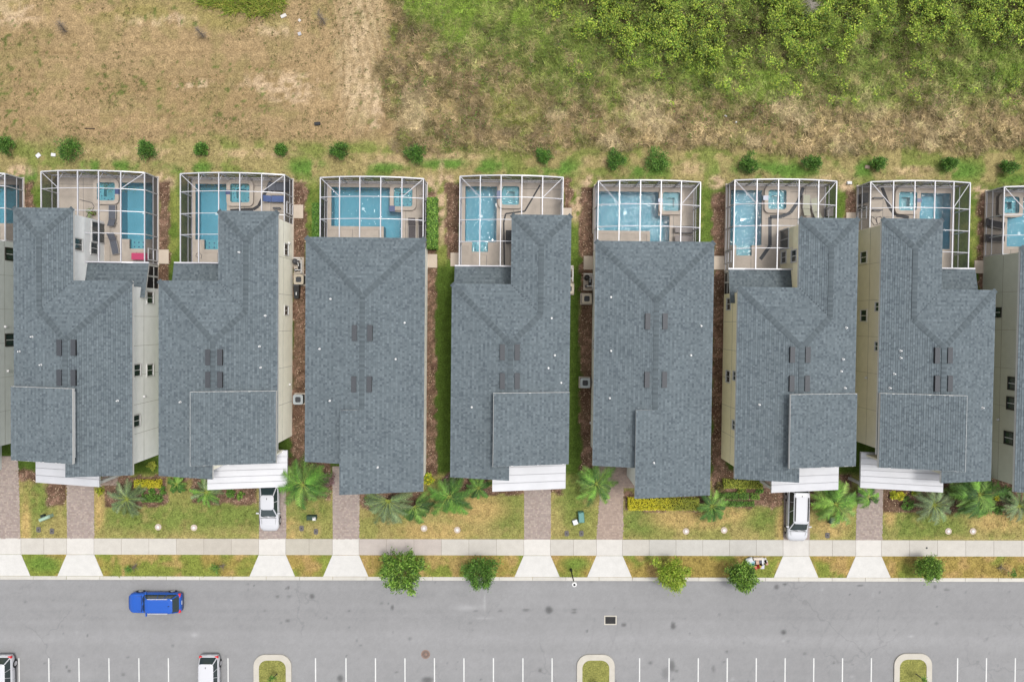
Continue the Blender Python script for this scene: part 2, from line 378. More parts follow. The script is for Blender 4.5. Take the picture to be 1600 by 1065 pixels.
    mc = mixc(np.tile(SA(120, 98, 80), (n, 1)), SA(160, 128, 110), sstep(0.45, 0.7, fbm(px, py, 4, 14, 2)))
    mc = mixc(mc, SA(96, 74, 60), sstep(0.5, 0.7, fbm(px, py, 14, 15, 2)) * 0.7)
    C = mixc(C, mc, mw)
    return C * (0.9 + 0.2 * n3)[:, None]

# ------------------------------------------------------------------ ground sheet
def sheet(name, us, vs, zf, cf, m, kind='structure'):
    X, Y = np.meshgrid(us, vs); x, y = X.ravel(), Y.ravel(); z = zf(x, y)
    px, py = to_px(x, y, 0.0); C = cf(px, py)
    nu, nv = len(us), len(vs)
    i = (np.arange(nv - 1)[:, None] * nu + np.arange(nu - 1)[None, :]).ravel()
    Fc = np.stack([i, i + 1, i + nu + 1, i + nu], 1)
    me = bpy.data.meshes.new(name); V = np.stack([x, y, z], 1).astype(np.float32)
    me.vertices.add(len(V)); me.vertices.foreach_set('co', V.ravel())
    me.loops.add(Fc.size); me.loops.foreach_set('vertex_index', Fc.astype(np.int32).ravel())
    me.polygons.add(len(Fc)); me.polygons.foreach_set('loop_start', np.arange(len(Fc), dtype=np.int32) * 4)
    me.materials.append(m); me.update(calc_edges=True)
    ca = me.color_attributes.new('col', 'FLOAT_COLOR', 'POINT')
    cc = np.ones((len(V), 4), dtype=np.float32); cc[:, :3] = C; ca.data.foreach_set('color', cc.ravel())
    me.polygons.foreach_set('use_smooth', [True] * len(Fc))
    o = link_mesh(name, me); tag(o, kind=kind); return o
CURB_Y = P(800, 904, 0)[1]                  # middle of the kerb
Y_LAWN = P(800, 901.5, 0)[1]
ROADZ = -0.11
far = [700, 500, 350, 240, 170, 120, 90, 75, 66]
us = np.array([-a for a in far] + list(np.arange(-60, 60.01, 0.22)) + far[::-1])
vs = np.array([-a for a in far[:-1]] + [-58, -50, -44, -38, -34, -30, -26] + [CURB_Y - 0.3, CURB_Y - 0.02, CURB_Y + 0.0] + list(np.arange(CURB_Y + 0.15, 44, 0.22)) + [50, 58] + far[::-1])
def gz(x, y):
    z = np.where(y < CURB_Y - 0.01, ROADZ - 0.06, 0.0)
    px, py = to_px(x, y, 0)
    hump = scrub_w(px, py) * (fbm(px, py, 50, 41) * 0.5) * (y > 14)
    return z + hump + np.where(y > 17, (fbm(px, py, 30, 42) - 0.5) * 0.12, 0)
POOLCUT = []      # filled below before the ground is made
def gz2(x, y):
    z = gz(x, y)
    u, v = x * ch + y * sh, -x * sh + y * ch
    for (u0, u1, v0, v1) in POOLCUT:
        z = np.where((u > u0) & (u < u1) & (v > v0) & (v < v1), -1.9, z)
    return z

# ------------------------------------------------------------------ road
def road_col(px, py):
    n = len(px)
    C = np.tile(SA(160, 160, 161), (n, 1))
    C = C * (0.93 + 0.14 * fbm(px, py, 90, 51))[:, None]
    band = vnoise(px * 0.02, py, 9, 52); C = C * (0.96 + 0.07 * band)[:, None]
    for (yc, wd, k) in ((955, 5, 0.06), (966, 4, 0.05), (936, 10, 0.03)):
        C = C * (1 - k * np.exp(-((py - yc) / wd) ** 2) * (0.5 + vnoise(px, py, 60, 53)))[:, None]
    C = C * (1 + 0.06 * np.exp(-((py - 1000) / 10) ** 2))[:, None]
    spots = [(858, 953, 6, 6, .55), (822, 953, 6, 2, .4), (897, 953, 4, 1.5, .45), (897, 957, 4, 1.5, .4), (782, 954, 4, 1.5, .3), (743, 954, 4, 1.5, .3), (613, 949, 2.5, 4, .5), (487, 932, 4, 4, .5), (975, 976, 4, 3, .5), (1052, 978, 4, 5.5, .55), (1050, 1040, 5, 10, .45), (1040, 1052, 6, 10, .25), (1225, 988, 4, 4, .55), (103, 1042, 2, 2, .5), (107, 1048, 2.5, 2.5, .5), (640, 998, 3, 3, .3), (844, 1047, 3, 3, .35), (668, 1062, 9, 5, .5), (531, 1060, 5, 6, .5), (1214, 917, 3.5, 4, .5), (1227, 913, 3, 2, .6), (1462, 917, 3, 3, .4), (1345, 915, 5, 1.5, .45), (1115, 1045, 3, 5, .3), (433, 932, 3, 2, .4), (451, 932, 4, 2, .3), (396, 915, 1.5, 1.5, .5), (136, 993, 1.5, 2, .5), (917, 986, 2, 2, .5), (449, 970, 4, 2, .4), (1078, 990, 2, 2, .3), (450, 918, 2, 3, .5), (1480, 921, 5, 1.5, .4), (545, 980, 2, 2, .3)]
    for (x, y, a, b, k) in spots:
        wob = 0.7 + 0.6 * vnoise(px, py, 2.5, 58)
        C = C * (1 - k * np.exp(-((((px - x) / a) ** 2 + ((py - y) / b) ** 2) * wob) ** 2))[:, None]
    rs = np.random.RandomState(5)
    for _ in range(90):
        xx, yy, aa, kk = rs.uniform(0, 1600), rs.uniform(908, 1065), rs.uniform(0.9, 2.2), rs.uniform(0.15, 0.5)
        mloc = (np.abs(px - xx) < 12) & (np.abs(py - yy) < 12)
        C[mloc] *= (1 - kk * np.exp(-(((px[mloc] - xx) / (aa * rs.uniform(0.7, 1.6))) ** 2 + ((py[mloc] - yy) / aa) ** 2)))[:, None]
    pale = [(303, 992, 6, 4), (730, 950, 20, 4), (755, 966, 16, 2), (757, 940, 2, 14), (1365, 930, 1.5, 4), (1145, 1061, 3, 2), (1225, 1001, 1.6, 1.6), (1425, 994, 5, 2), (1332, 1057, 3, 2), (1285, 921, 2, 2), (120, 988, 1.5, 2)]
    for (x, y, a, b) in pale:
        C = C * (1 + 0.28 * np.exp(-(((px - x) / a) ** 2 + ((py - y) / b) ** 2)))[:, None]
    for k in range(5):                       # faint curved tyre marks turning into the bays
        x0 = 930 + k * 18; cxx = x0 + (py - 960) ** 2 * (0.006 if k % 2 else -0.004)
        C = C * (1 - 0.07 * np.exp(-((px - cxx) / 1.6) ** 2) * (py > 965) * (py < 1022))[:, None]
        x0 = 1310 + k * 24; cxx = x0 - (py - 950) * 0.55
        C = C * (1 - 0.06 * np.exp(-((px - cxx) / 1.8) ** 2) * (py > 950) * (py < 1026))[:, None]
    sp = vnoise(px, py, 2.2, 57)
    return C * (0.95 + 0.1 * sp)[:, None]

# ------------------------------------------------------------------ roofs
SLOPE = 0.25
SH = [S(*c, k=0.88) for c in ((118, 129, 135), (122, 133, 139), (125, 136, 142), (114, 125, 131), (131, 142, 148), (107, 117, 124), (120, 131, 137), (124, 135, 141))]
def planez(e0, d, z0, k=SLOPE):
    return lambda u, v: z0 + k * ((u - e0[0]) * d[0] + (v - e0[1]) * d[1])
def shingles(mb, poly, d, zf, tone=1.0):
    """overlapping asphalt shingles laid course by course up the slope"""
    n = (-d[1], d[0]); ST = 0.18
    ss = [p[0] * d[0] + p[1] * d[1] for p in poly]; tt = [p[0] * n[0] + p[1] * n[1] for p in poly]
    s = min(ss); r = random.Random(int(abs(poly[0][0] * 100)) + 5)
    row = 0
    while s < max(ss) - 0.02:
        row += 1; rt = 1.05 if row % 2 else 0.96
        sm = min(s + ST * 0.5, max(ss) - 0.008); xs = []
        for k in range(len(poly)):
            a, b = k, (k + 1) % len(poly)
            if (ss[a] - sm) * (ss[b] - sm) < 0: xs.append(tt[a] + (tt[b] - tt[a]) * (sm - ss[a]) / (ss[b] - ss[a]))
        xs.sort()
        for k in range(0, len(xs) - 1, 2):
            t = xs[k] - r.random() * 0.2
            while t < xs[k + 1]:
                w = r.choice((0.14, 0.17, 0.17, 0.2))
                a, b = max(t, xs[k]), min(t + w, xs[k + 1]); t += w
                if b - a < 0.03: continue
                col = r.choice(SH); q = rt * tone * r.uniform(0.96, 1.04); col = (col[0] * q, col[1] * q, col[2] * q)
                lift = r.choice((0.03, 0.045))
                pt = []
                for (sa, ta, hz) in ((s, a, lift), (s, b, lift), (min(s + ST, max(ss)), b, 0.012), (min(s + ST, max(ss)), a, 0.012)):
                    u, v = sa * d[0] + ta * n[0], sa * d[1] + ta * n[1]; pt.append((u, v, zf(u, v) + hz))
                mb.face(pt, col)
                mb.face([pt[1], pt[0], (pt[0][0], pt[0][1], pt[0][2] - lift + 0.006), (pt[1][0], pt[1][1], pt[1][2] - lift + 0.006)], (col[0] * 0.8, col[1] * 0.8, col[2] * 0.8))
        s += ST
def deck_mesh(mb, planes, th=0.26, dark=True):
    """roof deck and fascia: planes = list of (poly, zf); edges shared by two planes stay open inside"""
    edges = {}
    for poly, zf in planes:
        for k in range(len(poly)):
            a, b = poly[k], poly[(k + 1) % len(poly)]
            key = tuple(sorted(((round(a[0], 2), round(a[1], 2)), (round(b[0], 2), round(b[1], 2))))); edges[key] = edges.get(key, 0) + 1
    for poly, zf in planes:
        mb.mi = 1 if dark else 0; mb.face([(p[0], p[1], zf(*p)) for p in poly], S(90, 98, 105)); mb.mi = 0; mb.face([(p[0], p[1], zf(*p) - th) for p in poly][::-1])
        for k in range(len(poly)):
            a, b = poly[k], poly[(k + 1) % len(poly)]
            key = tuple(sorted(((round(a[0], 2), round(a[1], 2)), (round(b[0], 2), round(b[1], 2)))))
            if edges[key] == 1:
                mb.face([(a[0], a[1], zf(*a) - th), (b[0], b[1], zf(*b) - th), (b[0], b[1], zf(*b)), (a[0], a[1], zf(*a))])
def ridge_caps(mb, a, b, tone=0.80):
    a, b = Vector(a), Vector(b); L = (b - a).length; d = (b - a).normalized(); sd_ = d.cross(Vector((0, 0, 1))).normalized()
    n = int(L / 0.2); r = random.Random(int(L * 1000))
    for k in range(n):
        p = a + d * (k * 0.2); q = p + d * 0.26; cc = SH[k % 2]; t = tone * r.uniform(0.9, 1.1) * (1.06 if k % 2 else 0.94); c = (cc[0] * t, cc[1] * t, cc[2] * t)
        up = Vector((0, 0, 0.06)); dn = Vector((0, 0, -0.012))
        for sg in (-1, 1):
            w = sd_ * 0.22 * sg
            mb.face([p + up, p + w + dn + up * 0.7, q + w + dn + up * 0.5, q + up * 0.7][::sg], c)
def place_vents(root, roof, vents, zf):
    for (px, py) in vents:
        z = 7.0
        for _ in range(3):
            u, v = U(px, py, z); z = zf(u, v) + 0.1
        mb = MB(); sgn = 1 if zf(u + 0.1, v) > zf(u - 0.1, v) else -1
        w, l = 0.2, 0.66
        lo, hi = u - w * sgn, u + w * sgn
        zl, zh = zf(lo, v), zf(hi, v)
        mb.hexa([(lo, v - l, zl + 0.02), (hi, v - l, zh + 0.02), (hi, v + l, zh + 0.02), (lo, v + l, zl + 0.02)], [(lo, v - l, zl + 0.26), (hi, v - l, zh + 0.16), (hi, v + l, zh + 0.16), (lo, v + l, zl + 0.26)])
        mb.mi = 1
        mb.box(lo - 0.015 * sgn, lo + 0.0 * sgn, v - l + 0.04, v + l - 0.04, zl + 0.04, zl + 0.22)
        mb.build('roof_vent', [M_vent, M_black], roof)
def place_pipes(root, roof, pipes, zf):
    for (px, py) in pipes:
        z = 7.0
        for _ in range(3):
            u, v = U(px, py, z); z = zf(u, v) + 0.15
        mb = MB(); zz = zf(u, v)
        mb.disc(u, v, 0.055, zz, zz + 0.3, 8); mb.disc(u, v, 0.09, zz + 0.02, zz + 0.055, 8)
        mb.build('vent_pipe', M_pvc, roof)
def wedge(mb, u0, u1, v0, v1, zb, za, zc):
    """wall block whose top slopes from za at u0 to zc at u1"""
    mb.hexa([(u0, v0, zb), (u1, v0, zb), (u1, v1, zb), (u0, v1, zb)], [(u0, v0, za), (u1, v0, zc), (u1, v1, zc), (u0, v1, za)])
def window(root, uw, side, v, z, w=1.0, h=1.25, frame=None, door=False, axis='u'):
    fm = frame or M_trim
    f = MB(); t = 0.1
    def bx(mb, a0, a1, z0, z1, d0, d1):
        if axis == 'u': mb.box(uw + side * d0, uw + side * d1, a0, a1, z0, z1)
        else: mb.box(a0, a1, uw + side * d0, uw + side * d1, z0, z1)
    g = MB(); bx(g, v - w / 2, v + w / 2, z - h / 2, z + h / 2, -0.02, 0.015)
    wo = g.build('window', M_glass, root)
    bx(f, v - w / 2 - t, v + w / 2 + t, z + h / 2, z + h / 2 + t, 0.002, 0.07); bx(f, v - w / 2 - t, v + w / 2 + t, z - h / 2 - t, z - h / 2, 0.002, 0.09)
    bx(f, v - w / 2 - t, v - w / 2, z - h / 2, z + h / 2, 0.002, 0.068); bx(f, v + w / 2, v + w / 2 + t, z - h / 2, z + h / 2, 0.002, 0.068)
    f.build('window_frame', fm, wo)
    mu = MB()
    if door: bx(mu, v - 0.03, v + 0.03, z - h / 2, z + h / 2, 0.016, 0.05)
    else: bx(mu, v - 0.03, v + 0.03, z - h / 2, z + h / 2, 0.016, 0.045)
    mu.build('mullion', M_trim, wo)
    return wo

ZE = 6.0                                    # eave height
def house(spec):
    s = spec['s']; yref = spec.get('yref', 560)
    uo = U(spec['eo'], yref, ZE)[0]; ui = U(spec['ei'], yref, ZE)[0]          # eave on the wing (or extension) side, eave on the other
    half = abs(uo - ui) / 2; um = (uo + ui) / 2
    V = lambda px, py, z=ZE: U(px, py, z)[1]
    mid = (spec['eo'] + spec['ei']) / 2
    yr, yf = V(mid, spec['yr']), V(mid, spec['yf'])
    root = thing(spec['name'], spec['label'], 'house', um, (yr + yf) / 2, 0, 'houses in the row')
    wm = mat('wall_paint_%d_%d_%d' % spec['wall'], S(*spec['wall'], k=2.2), rough=0.9, noise=0.04, nscale=1.5, fine=0.04, fscale=25)
    A = lambda a: um + s * a               # a > 0 towards the wing side
    O = 0.42; FO = 0.75                    # eave overhang; front overhang
    kz = lambda a: ZE + SLOPE * (half - abs(a))
    Lz = lambda u, v: ZE + SLOPE * ((u - A(-half)) * s)      # plane rising from the other side
    Rz = lambda u, v: ZE + SLOPE * ((A(half) - u) * s)       # plane rising from the wing side
    dL, dR = (s, 0), (-s, 0)
    sg = MB(); caps = MB(); dk = MB(); wl = MB()
    uL = (min, max)
    def W_(a0, a1, v0, v1, z1, zb=0.0, z2=None):
        z2 = z1 if z2 is None else z2
        u0, u1 = A(a0), A(a1)
        if u0 > u1: u0, u1, z1, z2 = u1, u0, z2, z1
        wedge(wl, u0, u1, min(v0, v1), max(v0, v1), zb, z1, z2)
    tone = spec.get('tone', 1.0)
    if spec['type'] == 'A':
        aw = (U(spec['xw'], yref, ZE)[0] - um) * s          # inner edge of the rear wing
        yw = V(spec['xw'], spec['yw']); b = (half - aw) / 2
        rear = lambda u, v: ZE + SLOPE * (yr - v); wl_ = lambda u, v: ZE + SLOPE * ((u - A(aw)) * s); wr = lambda u, v: ZE + SLOPE * (yw - v)
        blk0 = (U(spec['xb'], yref, ZE + 1.3)[0] - um) * s  # high edge of the raised roof block (a small negative number)
        bz = lambda u, v: Rz(u, v) + 0.45
        zb_hi = bz(A(blk0), 0)
        bf, br_ = U(spec['xb'], spec['bf'], zb_hi)[1], U(spec['xb'], spec['br'], zb_hi)[1]
        yfR = bf + 1.0
        pl = [([(A(-half), yf), (A(-half), yr), (A(0), yr - half), (A(0), yf)], dL, Lz),
              ([(A(-half), yr), (A(aw), yr), (A(aw + b), yr - b), (A(0), yr - half)], (0, -1), rear),
              ([(A(half), yfR), (A(0), yfR), (A(0), yr - half), (A(aw + b), yr - b), (A(aw + b), yw - b), (A(half), yw)], dR, Rz),
              ([(A(aw), yr), (A(aw), yw), (A(aw + b), yw - b), (A(aw + b), yr - b)], dL, wl_),
              ([(A(aw), yw), (A(half), yw), (A(aw + b), yw - b)], (0, -1), wr)]
        blk = ([(A(half), bf), (A(blk0), bf), (A(blk0), br_), (A(half), br_)], dR, bz)
        zr = kz(0)
        capl = [((A(-half), yr, ZE), (A(0), yr - half, zr)), ((A(aw + b), yr - b, ZE + SLOPE * b), (A(0), yr - half, zr)), ((A(0), yr - half, zr), (A(0), br_, zr)),
                ((A(aw), yw, ZE), (A(aw + b), yw - b, ZE + SLOPE * b)), ((A(half), yw, ZE), (A(aw + b), yw - b, ZE + SLOPE * b)), ((A(aw + b), yw - b, ZE + SLOPE * b), (A(aw + b), yr - b, ZE + SLOPE * b))]
        # walls
        W_(-half + O, 0, yf + FO, yr - half, ZE - 0.06, z2=zr - 0.2)
        W_(0, half - O, yfR + 0.4, yr - half, zr - 0.2, z2=ZE - 0.06)
        W_(-half + O, half - O, yr - half, yr - O, ZE - 0.06)
        W_(aw + O, half - O, yr - O, yw - O, ZE - 0.06)
        # side of the raised block
        W_(blk0 + 0.25, blk0 + 0.4, bf + 0.4, br_ - 0.3, zb_hi - 0.25, zb=ZE)
        W_(blk0 + 0.4, half - O, bf + 0.4, bf + 0.55, zb_hi - 0.28, zb=2.7, z2=ZE + 0.16)
        W_(blk0 + 0.4, half - O, br_ - 0.4, br_ - 0.25, zb_hi - 0.28, zb=ZE, z2=ZE + 0.16)
    else:
        blk0 = (U(spec['xb'], yref, ZE + SLOPE * half)[0] - um) * s
        zb_hi = Rz(A(blk0), 0)
        br_ = U(spec['xb'], spec['br'], zb_hi)[1]; yfR = V((spec['eo'] + spec['xb']) / 2, spec['yfR'], ZE + 0.8)
        rear = lambda u, v: ZE + SLOPE * (yr - v)
        pl = [([(A(-half), yf), (A(-half), yr), (A(0), yr - half), (A(0), yf)], dL, Lz),
              ([(A(-half), yr), (A(half), yr), (A(0), yr - half)], (0, -1), rear),
              ([(A(half), yfR), (A(blk0), yfR), (A(blk0), br_), (A(0), br_), (A(0), yr - half), (A(half), yr)], dR, Rz)]
        zr = kz(0)
        capl = [((A(-half), yr, ZE), (A(0), yr - half, zr)), ((A(half), yr, ZE), (A(0), yr - half, zr)), ((A(0), yr - half, zr), (A(0), br_, zr))]
        blk = None
        W_(-half + O, 0, yf + FO, yr - half, ZE - 0.06, z2=zr - 0.2)
        W_(0, half - O, yf + FO, yr - half, zr - 0.2, z2=ZE - 0.06)
        W_(-half + O, half - O, yr - half, yr - O, ZE - 0.06)
        W_(blk0 + 0.42, half - O, yfR + 0.45, yf + FO, zb_hi - 0.32, z2=ZE - 0.06)
        W_(blk0 + 0.25, blk0 + 0.4, yf + FO + 0.002, br_ - 0.3, zb_hi - 0.25, zb=ZE)
    deck_mesh(dk, [(p[0], p[2]) for p in pl])
    roof = dk.build('roof', [M_trim, M_shingle], root)
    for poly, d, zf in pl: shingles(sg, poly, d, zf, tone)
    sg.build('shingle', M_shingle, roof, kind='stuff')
    for a, b_ in capl: ridge_caps(caps, a, b_)
    caps.build('ridge_cap', M_shingle, roof, kind='stuff')
    if blk:
        dk2 = MB(); deck_mesh(dk2, [(blk[0], blk[2])], 0.32, False); ro2 = dk2.build('raised_roof', [M_trim, M_shingle], root)
        sg2 = MB(); inset = [(blk[0][0][0], blk[0][0][1] + 0.01), (blk[0][1][0] + s * 0.02, blk[0][1][1] + 0.01), (blk[0][2][0] + s * 0.02, blk[0][2][1] - 0.015), (blk[0][3][0], blk[0][3][1] - 0.015)]
        shingles(sg2, inset, blk[1], blk[2], tone); sg2.build('shingle', M_shingle, ro2, kind='stuff')
    wo_ = wl.build('wall', wm, root)
    jm = mat('wall_joint', S(168, 166, 156), rough=0.9)
    for a_, sd0 in ((half - O, s), (-half + O, -s)):
        uw0 = A(a_); vtop = (yw if spec['type'] == 'A' and a_ > 0 else yr) - O; vbot = (yfR + 0.4 if spec['type'] == 'A' else yfR + 0.45) if a_ > 0 else yf + FO
        nj = 6
        for k in range(1, nj):
            q = MB(); vv = vbot + (vtop - vbot) * k / nj; q.box(uw0 + sd0 * 0.001, uw0 + sd0 * 0.005, vv - 0.012, vv + 0.012, 0.1, 5.8); q.build('wall_joint', jm, wo_)
        q = MB(); q.box(uw0 + sd0 * 0.002, uw0 + sd0 * 0.012, vbot, vtop, 3.0, 3.03); q.build('wall_joint', jm, wo_)
    zfh = lambda u, v: min(Lz(u, v), Rz(u, v))
    place_vents(root, roof, spec.get('vents', []), zfh)
    def zfp(u, v):
        z = zfh(u, v)
        if blk and min(blk[0][0][1], blk[0][2][1]) < v < max(blk[0][0][1], blk[0][2][1]) and (u - A(blk0)) * s > 0: z = bz(u, v)
        if not blk and v < br_ and (u - A(blk0)) * s > 0: z = Rz(u, v)
        return z
    place_pipes(root, roof, spec.get('pipes', []), zfp)
    wf = M_dframe if spec.get('darkwin') else M_trim
    for (px, py, kind_) in spec.get('win', []):
        if kind_.startswith('o'): uw = A(half - O)        # wing-side outer wall
        elif kind_.startswith('i'): uw = A(-half + O)
        else: uw = A(aw + O)                              # wing's inner wall
        sd_ = s if kind_[0] == 'o' else -s
        v, z = wall_hit(px, py, uw)
        z = min(max(z, 1.1), 5.0)
        if kind_.endswith('D'): window(root, uw, sd_, v, 1.15, 1.7, 2.2, wf, True)
        elif kind_.endswith('s'): window(root, uw, sd_, v, z, 0.7, 1.1, wf)
        else: window(root, uw, sd_, v, z, 0.95, 1.15, wf)
    # downspout and a small wall lamp on the visible side wall
    res = dict(root=root, A=A, half=half, s=s, O=O, um=um, yr=yr, yf=yf, wm=wm)
    # front: garage door, entry door and upper window, hidden from above but real
    if spec['type'] == 'A':
        fv = yfR + 0.4; fg = fv
        gd = MB()
        gd.box(A(1.0), A(4.2), fv - 0.06, fv + 0.02, 0.05, 2.3); g = gd.build('garage_door', M_trim, root)
        rb = MB(); [rb.box(A(1.02), A(4.18), fv - 0.085, fv - 0.061, 0.55 * k - 0.02, 0.55 * k + 0.02) for k in range(1, 4)]; rb.build('panel_rail', M_trim, g)
        dd = MB(); dd.box(A(0.1), A(0.85), fv - 0.06, fv + 0.02, 0.05, 2.1); dd.build('door', M_dframe, root)
        window(root, yf + FO, -1, A(-half / 2), 4.4, 1.5, 1.2, wf, axis='v'); window(root, yf + FO, -1, A(-half / 2), 1.5, 1.5, 1.3, wf, axis='v')
        # side-sloping white metal porch roof
        ow = half; iw = half - 6.45
        zlo = 3.0; zp = lambda a: zlo + SLOPE * (half - a)
        pf = U(spec['eo'], spec['pf'], 3.0)[1]; pb = yfR + 0.35
        if spec.get('pb'): pb = U(spec['eo'], spec['pb'], 3.0)[1]
        pr = MB(); u0, u1 = A(ow), A(iw)
        pts = [(u0, pf), (u1, pf), (u1, min(pb, fv - 0.03)), (u0, min(pb, fv - 0.03))]
        pz = lambda u, v: zlo + SLOPE * abs(u - u0)
        deck_mesh(pr, [(pts, pz)], 0.22, False)
        po = pr.build('porch_roof', M_panel, root)
        pb = min(pb, fv - 0.03)
        if spec.get('pb'):                                    # strip that runs back beside the wall
            ex = MB(); vb = U(spec['eo'], spec['pb'], 3.0)[1]; ue = A(half - O + 0.03)
            deck_mesh(ex, [([(u0, pb), (ue, pb), (ue, vb), (u0, vb)], pz)], 0.22, False); ex.build('porch_roof_return', M_panel, po)
        npn = 6; hgt = (pb - pf) / npn
        for k in range(npn):                                # metal panels with raised seams
            q = MB(); v0 = pf + k * hgt + 0.025; v1 = pf + (k + 1) * hgt - 0.025
            q.hexa([(u0, v0, pz(u0, 0) + 0.004), (u1, v0, pz(u1, 0) + 0.004), (u1, v1, pz(u1, 0) + 0.004), (u0, v1, pz(u0, 0) + 0.004)],
                   [(u0, v0, pz(u0, 0) + 0.03), (u1, v0, pz(u1, 0) + 0.03), (u1, v1, pz(u1, 0) + 0.03), (u0, v1, pz(u0, 0) + 0.03)])
            q.build('metal_panel', M_panel, po)
        for k in range(1, npn):
            q = MB(); v0 = pf + k * hgt
            q.beam((u0, v0, pz(u0, 0) + 0.045), (u1, v0, pz(u1, 0) + 0.045), 0.03, 0.05); q.build('seam', M_seam, po)
        for a_ in (ow - 0.3, iw + 0.3):
            q = MB(); q.box(A(a_) - 0.12, A(a_) + 0.12, pf + 0.15, pf + 0.39, 0, zp(a_) - 0.23); q.build('porch_column', M_trim, root)
        # lanai roof between the wing and the side wall
        cf = U(spec['ei'], spec['lan'], 3.0)[1]
        v0, v1 = yr - O + 0.003, cf                          # main rear wall to the cage line
        la = lambda u, v: 2.95 + 0.26 * (v1 - v)
        a0, a1 = -half + O - 0.42, aw + O - 0.004
        lan_poly = [(A(a0), v0), (A(a1), v0), (A(a1), v1), (A(a0), v1)]
        dl = MB(); deck_mesh(dl, [(lan_poly, la)], 0.16)
        ex_poly = [(A(a0), v0 - 0.9), (A(-half + O - 0.004), v0 - 0.9), (A(-half + O - 0.004), v0), (A(a0), v0)]
        lo = dl.build('lanai_roof', [M_trim, M_shingle], root)
        ls = MB(); shingles(ls, [(p[0], p[1]) for p in [(A(a0), v0), (A(a1), v0), (A(a1), v1 - 0.05), (A(a0), v1 - 0.05)]], (0, -1), la, 0.92); shingles(ls, ex_poly, (0, -1), la, 0.92)
        ls.build('shingle', M_shingle, lo, kind='stuff')
        de = MB(); deck_mesh(de, [(ex_poly, la)], 0.12); de.build('eave_return', [M_trim, M_shingle], lo)
        gu = MB(); gu.box(A(a0), A(a1), v1 + 0.002, v1 + 0.13, 2.82, 2.97); gu.build('gutter', M_white, lo)
        for (a_, w_) in ((-half + O + 0.07, 0.14),):
            for vv in (v1 - 0.1, (v0 + v1) / 2):
                q = MB(); q.box(A(a_) - w_ / 2, A(a_) + w_ / 2, vv - w_ / 2, vv + w_ / 2, 0.1, 2.75 if vv > v1 - 0.5 else 3.0); q.build('lanai_post', M_trim, root)
        q = MB(); aa = A(-half + O + 0.05); q.face([(aa, v0, 0.1), (aa, v1, 0.1), (aa, v1, 2.78), (aa, v0, 3.2)]); q.build('lanai_screen', M_screend, root)
        q = MB(); q.box(aa - 0.04, aa + 0.04, v0, v1 - 0.2, 0.95, 1.03); q.build('lanai_rail', M_trim, root)
        q = MB(); q.box(A(a0 + 0.45), A(a1), v0, v1, -0.1, 0.075); q.build('lanai_floor', M_cope, root)
        window(root, yr - O, 1, A((a0 + a1) / 2), 1.25, 2.4, 2.2, wf, True, axis='v')
        window(root, yw - O, 1, A((aw + half) / 2), 1.25, 2.0, 2.2, wf, True, axis='v')
        res.update(aw=aw, yw=yw, lanv=v1, aw_wall=aw + O)
    else:
        fv = yfR + 0.45
        gd = MB(); gm = (blk0 + 0.42 + half - O) / 2
        gd.box(A(gm - 2.3), A(gm + 2.3), fv - 0.06, fv + 0.02, 0.05, 2.3); g = gd.build('garage_door', M_trim, root)
        rb = MB(); [rb.box(A(gm - 2.28), A(gm + 2.28), fv - 0.085, fv - 0.061, 0.55 * k - 0.02, 0.55 * k + 0.02) for k in range(1, 4)]; rb.build('panel_rail', M_trim, g)
        window(root, fv, -1, A(gm), 4.4, 1.6, 1.2, wf, axis='v')
        dd = MB(); dd.box(A(-half + 1.2), A(-half + 2.1), yf + FO - 0.06, yf + FO + 0.02, 0.05, 2.1); dd.build('door', M_dframe, root)
        window(root, yr - O, 1, A(-1.8), 1.25, 2.4, 2.2, wf, True, axis='v'); window(root, yr - O, 1, A(2.2), 1.25, 2.4, 2.2, wf, True, axis='v')
    for (px, py, kind_, what) in spec.get('fixt', []):
        uw = A(half - O) if kind_ == 'o' else A(-half + O); sd_ = s if kind_ == 'o' else -s
        v, z = wall_hit(px, py, uw); z = min(max(z, 0.6), 5.5)
        q = MB()
        if what == 'lamp': q.box(uw + sd_ * 0.003, uw + sd_ * 0.16, v - 0.09, v + 0.09, z - 0.12, z + 0.12); q.build('wall_lamp', M_pvc, root)
        elif what == 'pipe': q.beam((uw + sd_ * 0.05, v, 0.3), (uw + sd_ * 0.05, v, 5.6), 0.08); q.build('downspout', M_trim, root)
        elif what == 'box': q.box(uw + sd_ * 0.003, uw + sd_ * 0.2, v - 0.2, v + 0.2, 0.9, 1.5); q.build('meter_box', M_lens, root)
    return res

